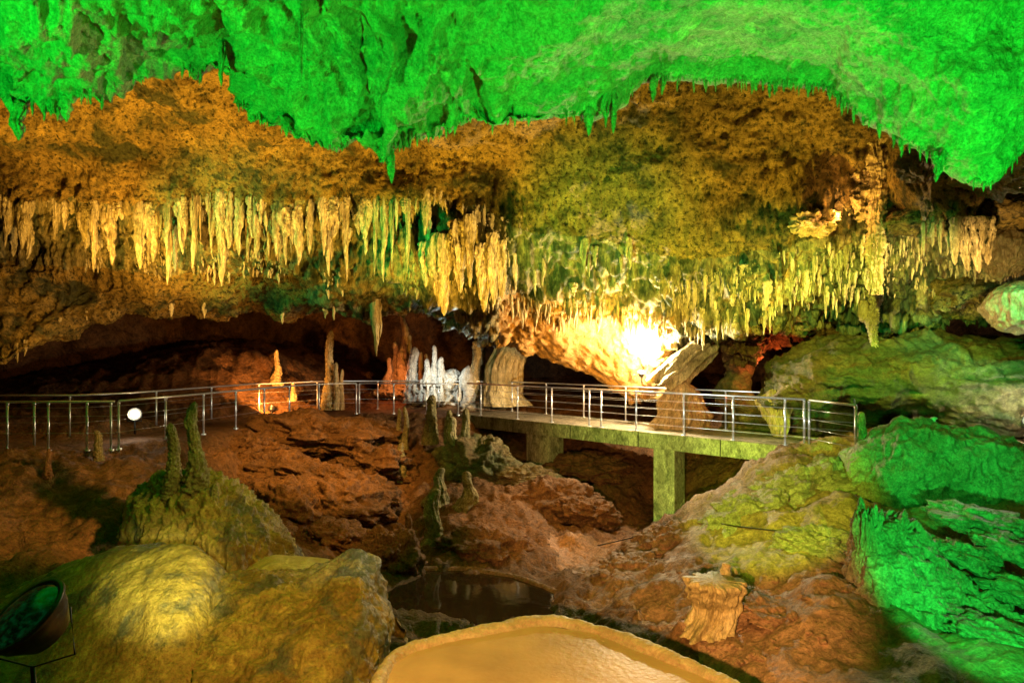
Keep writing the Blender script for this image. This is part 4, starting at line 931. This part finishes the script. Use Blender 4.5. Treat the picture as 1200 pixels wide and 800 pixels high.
link('housing', poly_mesh('housing', [revolve([(0, -r*.9), (r*.6, -r*.85), (r*.95, -r*.3), (r*1.0, 0), (r*1.12, .0), (r*1.12, r*.1), (r*.98, r*.1), (r*.96, r*.04)], 48, Rg)], M['black']), gl)
link('glass', poly_mesh('glass', [revolve([(r*.97, r*.05), (r*.85, r*.16), (r*.5, r*.27), (.001, r*.32)], 48, Rg)], gmat), gl)
link('clamp', poly_mesh('clamp', [tube([(-r*1.2, 0, .05), (-r*1.25, .02, -.2), (0, .05, -.28), (r*1.25, .02, -.2), (r*1.2, 0, .05)], .005, 8), tube([(0, .05, -.28), (0, .1, -.8)], .012, 8)], M['black']), gl)

# ------------------------------------------------------------------ camera
cam = bpy.data.cameras.new('camera'); co = bpy.data.objects.new('camera', cam); C.objects.link(co); bpy.context.scene.camera = co
co.location = (0, 0, 0); co.rotation_euler = (math.pi/2, 0, 0); cam.sensor_width = 36; cam.lens = 36*F/1200; cam.shift_y = (CY-400)/1200; cam.clip_end = 300; cam.clip_start = .05

# ------------------------------------------------------------------ lights: the cave's lamps and added fill spots
def coll(name, test):
    c = bpy.data.collections.new(name)
    for o in bpy.data.objects:
        if o.type == 'MESH' and test(o): c.objects.link(o)
    return c
def px_of(o):
    l = o.matrix_world.translation if o.parent is None else (o.parent.matrix_world @ o.matrix_world).translation
    return l
bpy.context.view_layer.update()
ceil_set = {'cave_ceiling'}
R_ceil = coll('lit by the ceiling lamps', lambda o: o.name.startswith('cave_ceiling') or (o.type == 'MESH' and len(o.data.materials) and o.data.materials[0] == M['ceil']))
R_vault = coll('lit by the vault lamps', lambda o: o.name.startswith(('cave_vault', 'rock_block')) or o == fringe or (o.name.startswith('stalactite') and o.data.materials[0] != M['ceil']) or o.name.startswith(('flowstone_column', 'rock_ledge')))
R_strow = coll('lit by the stalactite lamps', lambda o: o == fringe or (o.name.startswith('stalactite') and o.data.materials[0] != M['ceil']) or o.name.startswith('flowstone_column'))
not_ceil = coll('everything under the ceiling', lambda o: o.name not in [x.name for x in R_ceil.objects])

def light(kind, loc, target, energy, col, size=.15, angle=70, blend=.5, recv=None):
    l = bpy.data.lights.new('lamp_or_fill_light', kind); l.energy = energy*(1.22 if recv == R_ceil else 1.22); l.color = col
    if kind == 'SPOT': l.spot_size = math.radians(angle); l.spot_blend = blend
    l.shadow_soft_size = size
    o = bpy.data.objects.new('lamp_or_fill_light', l); C.objects.link(o); o.location = loc
    o.rotation_euler = (Vector(target)-Vector(loc)).to_track_quat('-Z', 'Y').to_euler()
    if recv: o.light_linking.receiver_collection = recv
    return o
GREEN = (.0, 1, .045); WARM = (1, .62, .22); ORANGE = (1, .48, .12); YG = (.62, 1, .12)
def tgt(px, py, d): return P(px, py, d)
fore = coll('near pool', lambda o: o.name.startswith('pool_water') or o.name.startswith('pool_rim'))
fgset = coll('foreground rocks', lambda o: o.name.startswith(('flowstone_boulder', 'flowstone_mound', 'rock_ledge')) or (o.name.startswith('stalagmite') and o.location.y < 10.2))
rails = coll('rails', lambda o: o.name.startswith(('post', 'top_rail', 'wire')))
bridge_set = coll('bridge', lambda o: o.name.startswith(('deck', 'edge_beam', 'pillar')))
rightset = coll('right rocks', lambda o: o.name not in [x.name for x in R_ceil.objects] and not o.name.startswith(('pool_water', 'pool_rim', 'flowstone_boulder', 'flowstone_mound', 'post', 'top_rail', 'wire')))
low = coll('ground and rocks', lambda o: (o.name.startswith(('ground', 'boulder', 'stalagmite', 'flowstone_cone', 'stone', 'cable', 'rock_pillar')) or o in list(bridge_set.objects)) and o.name not in [x.name for x in fgset.objects])
def cone(loc, px, py, d, rad, energy, col, blend=.5, recv=None, size=.1):
    """spot whose beam covers about rad photo pixels round the aimed point"""
    t = Vector(P(px, py, d)); D = (t-Vector(loc)).length; R = rad/F*d
    return light('SPOT', loc, t, energy, col, size, math.degrees(2*math.atan(R/D)), blend, recv)
# green ceiling
light('SPOT', (-7.5, 2.5, -1.0), tgt(200, 40, 9), 5600, GREEN, .08, 110, .6, R_ceil)
light('SPOT', (-2.0, 7.5, -3.0), tgt(620, 60, 9), 5200, GREEN, .08, 120, .6, R_ceil)
light('SPOT', (5.5, 5.5, -2.2), tgt(950, 60, 9), 3600, GREEN, .08, 110, .6, R_ceil)
# vault
light('SPOT', (-9, 13.5, -1.5), tgt(180, 170, 16), 4200, (1, .54, .06), .1, 90, .8, R_vault)
light('SPOT', (-1.0, 14, -2.2), tgt(430, 170, 16), 3100, (1, .60, .06), .1, 80, .8, R_vault)
light('SPOT', (4, 12.5, -2), tgt(800, 180, 16), 2300, (1, .70, .07), .1, 90, .8, R_vault)
light('SPOT', (-2.5, 12.5, -1), tgt(280, 280, 17.5), 2500, (1, .66, .2), .06, 60, .8, R_strow)
light('SPOT', (2.5, 11.5, .3), tgt(540, 310, 17.5), 2200, (1, .66, .2), .06, 45, .8, R_strow)
light('SPOT', (9, 11.5, -.5), tgt(940, 320, 16), 1700, (1, .78, .25), .06, 60, .8, R_strow)
light('SPOT', (-11, 12, 1.5), tgt(300, 280, 18), 1500, (.05, 1, .25), .06, 50, .9, R_vault)
light('SPOT', (-4, 10, 1), tgt(480, 285, 18), 2200, (.0, 1, .15), .06, 24, .9, R_vault)
light('SPOT', (3, 11, 1), tgt(900, 330, 16), 700, (.1, 1, .2), .06, 46, .9, R_vault)
light('SPOT', (5, 9, 1), tgt(1090, 290, 15), 380, (.06, 1, .2), .06, 30, .9, R_vault)
light('SPOT', (0, 11, -1), tgt(710, 270, 17), 2300, (.3, 1, .14), .06, 45, .9, R_vault)
# brightest lamp and its vault
hp = hit(752, 412, ('cave_vault',))[0]
light('POINT', hp+Vector((0, -.6, -.05)), (0, 0, 0), 1150, (1, .82, .50), .14)
light('SPOT', hp+Vector((-.3, -1.6, -.8)), tgt(680, 390, 19.5), 1100, (1, .44, .05), .12, 120, .9)
cone((3.5, 10.5, -.5), 990, 235, 14.4, 62, 900, (1, .52, .12), .7, R_vault)  # added warm spot to brighten the orange blocks, separate from that lamp
light('POINT', P(985, 250, 13.9), (0, 0, 0), 32, ORANGE, .06)
# white mound
light('SPOT', P(505, 430, 22.4), tgt(525, 445, 25), 150, (.97, 1, .88), .06, 90, .8)
light('SPOT', P(540, 440, 22.0), tgt(545, 370, 20), 170, (.8, 1, .95), .06, 60, .8)
light('SPOT', P(600, 465, 20.8), tgt(585, 440, 23.6), 130, (1, .80, .5), .06, 80, .8)
# left hillside
light('SPOT', P(315, 474, 21.7), tgt(325, 440, 25), 1000, (1, .40, .08), .06, 120, .7)
light('POINT', P(160, 487, 15.4), (0, 0, 0), 12, (1, .85, .6), .17)
cone((-4, 11, -1), 130, 350, 18, 210, 3000, (1, .52, .10), .9, R_vault)
cone((-3, 17, 0), 215, 440, 24, 140, 750, (1, .42, .10), .9, rightset)
cone((0, 17, 0), 390, 440, 23.6, 30, 450, (1, .8, .5), .9, rightset)
cone((-4, 11, 0), 40, 410, 17, 90, 260, (1, .6, .1), .9, R_vault)
cone((2.5, 12, -.5), 808, 428, 17.5, 50, 480, (1, .78, .35), .8, rightset)  # added front spot for the fallen column, no fixture
cone((3.2, 13, -.8), 800, 480, 18, 50, 260, (1, .5, .2), .8, rightset)
cone((6.5, 9.5, .5), 1130, 290, 13.5, 110, 900, (1, .62, .2), .9, R_vault)
cone((6.5, 9.5, 0), 1140, 330, 13.8, 90, 450, (1, .7, .25), .9, rightset)
# red crevice and spire
light('POINT', P(905, 425, 17.4), (0, 0, 0), 50, (1, .22, .06), .06)
light('POINT', P(458, 440, 24.8), (0, 0, 0), 40, (1, .28, .08), .06)
# slope below walkway, chasm
cone((-3.5, 12.5, 2.2), 370, 560, 17, 170, 2600, (1, .48, .10), .8, low)
cone((-.6, 8, 1.6), 405, 622, 13.6, 110, 1000, (1, .46, .10), .9, low)  # added orange spot for the lowest boulders outside the beam above
cone((.5, 11, 2.2), 640, 610, 15, 140, 1100, (1, .48, .12), .9, low)
cone((-2, 10, 0), 535, 530, 18, 50, 160, (.5, 1, .15), .9, low)
cone((1, 12, 0), 700, 550, 19, 60, 150, (.4, 1, .1), .9, low)
cone((-2, 8, 0), 80, 590, 11.5, 230, 1500, (1, .5, .12), .9, low)  # added warm fill over the green bounce on the left ground
# big right boulder
cone((4.5, 9.5, 2.2), 1000, 420, 15.5, 190, 1800, (.80, .92, .10), .9, rightset)
cone((9, 10.5, 1.5), 1120, 410, 15, 90, 600, (.15, 1, .35), .9, rightset)
light('POINT', P(1206, 488, 13.1), (0, 0, 0), 26, (1, .95, .85), .08)
# bridge
cone((-1.0, 9.5, -1.2), 790, 515, 16, 220, 3200, (.60, 1, .16), .9, bridge_set)
cone((.5, 8.5, -1.2), 775, 620, 16, 60, 330, (1, .5, .15), .9, bridge_set)
cone((2, 8, .6), 640, 480, 18, 520, 2300, (.95, 1, .9), .6, rails)  # added spot that brightens only the steel rails, no fixture
# near pool, clay slope
cone((0.1, 1.9, -1.05), 775, 695, 10, 262, 3300, (1, .52, .16), .45, rightset, .05)
cone((-.5, 1.0, 1.0), 660, 800, 6.5, 330, 1700, (1, .47, .16), .5, fore)
# green rocks right
cone((3.0, 3.4, -1.9), 1140, 595, 11, 195, 3300, (.02, 1, .10), .3, rightset, .05)
cone((3.0, 4.5, -.6), 1095, 545, 12, 90, 1500, (.02, 1, .08), .6, rightset)
cone((10.5, 13.0, .6), 1115, 590, 9.8, 80, 800, (1, .88, .72), .8, rightset)  # added back light grazing the rock crests from the right
cone((1.5, 5.5, -.8), 905, 590, 12, 125, 3000, (.50, 1, .04), .6, rightset)
# foreground boulders
cone((-1.9, 4.0, -1.3), 195, 690, 7.3, 80, 950, (1, .97, .26), .8, fgset)
cone((-.6, 3.0, .6), 330, 730, 7, 260, 900, (1, .52, .09), .9, fgset)
cone((-1.0, 6.5, 1.0), 225, 580, 9.7, 120, 330, (1, .80, .14), .9, fgset)
cone((-.5, 6.0, -.3), 400, 665, 7.7, 60, 110, (.8, 1, .7), .9, fgset)

w = bpy.data.worlds.new('World'); bpy.context.scene.world = w; w.use_nodes = True
bg = w.node_tree.nodes['Background']; bg.inputs[0].default_value = (1, .62, .32, 1); bg.inputs[1].default_value = .034
s = bpy.context.scene; s.view_settings.view_transform = 'Standard'; s.view_settings.look = 'None'; s.view_settings.exposure = 0
s.cycles.max_bounces = 5; s.cycles.diffuse_bounces = 2; s.cycles.glossy_bounces = 3; s.cycles.use_denoising = True; s.cycles.sample_clamp_indirect = 6
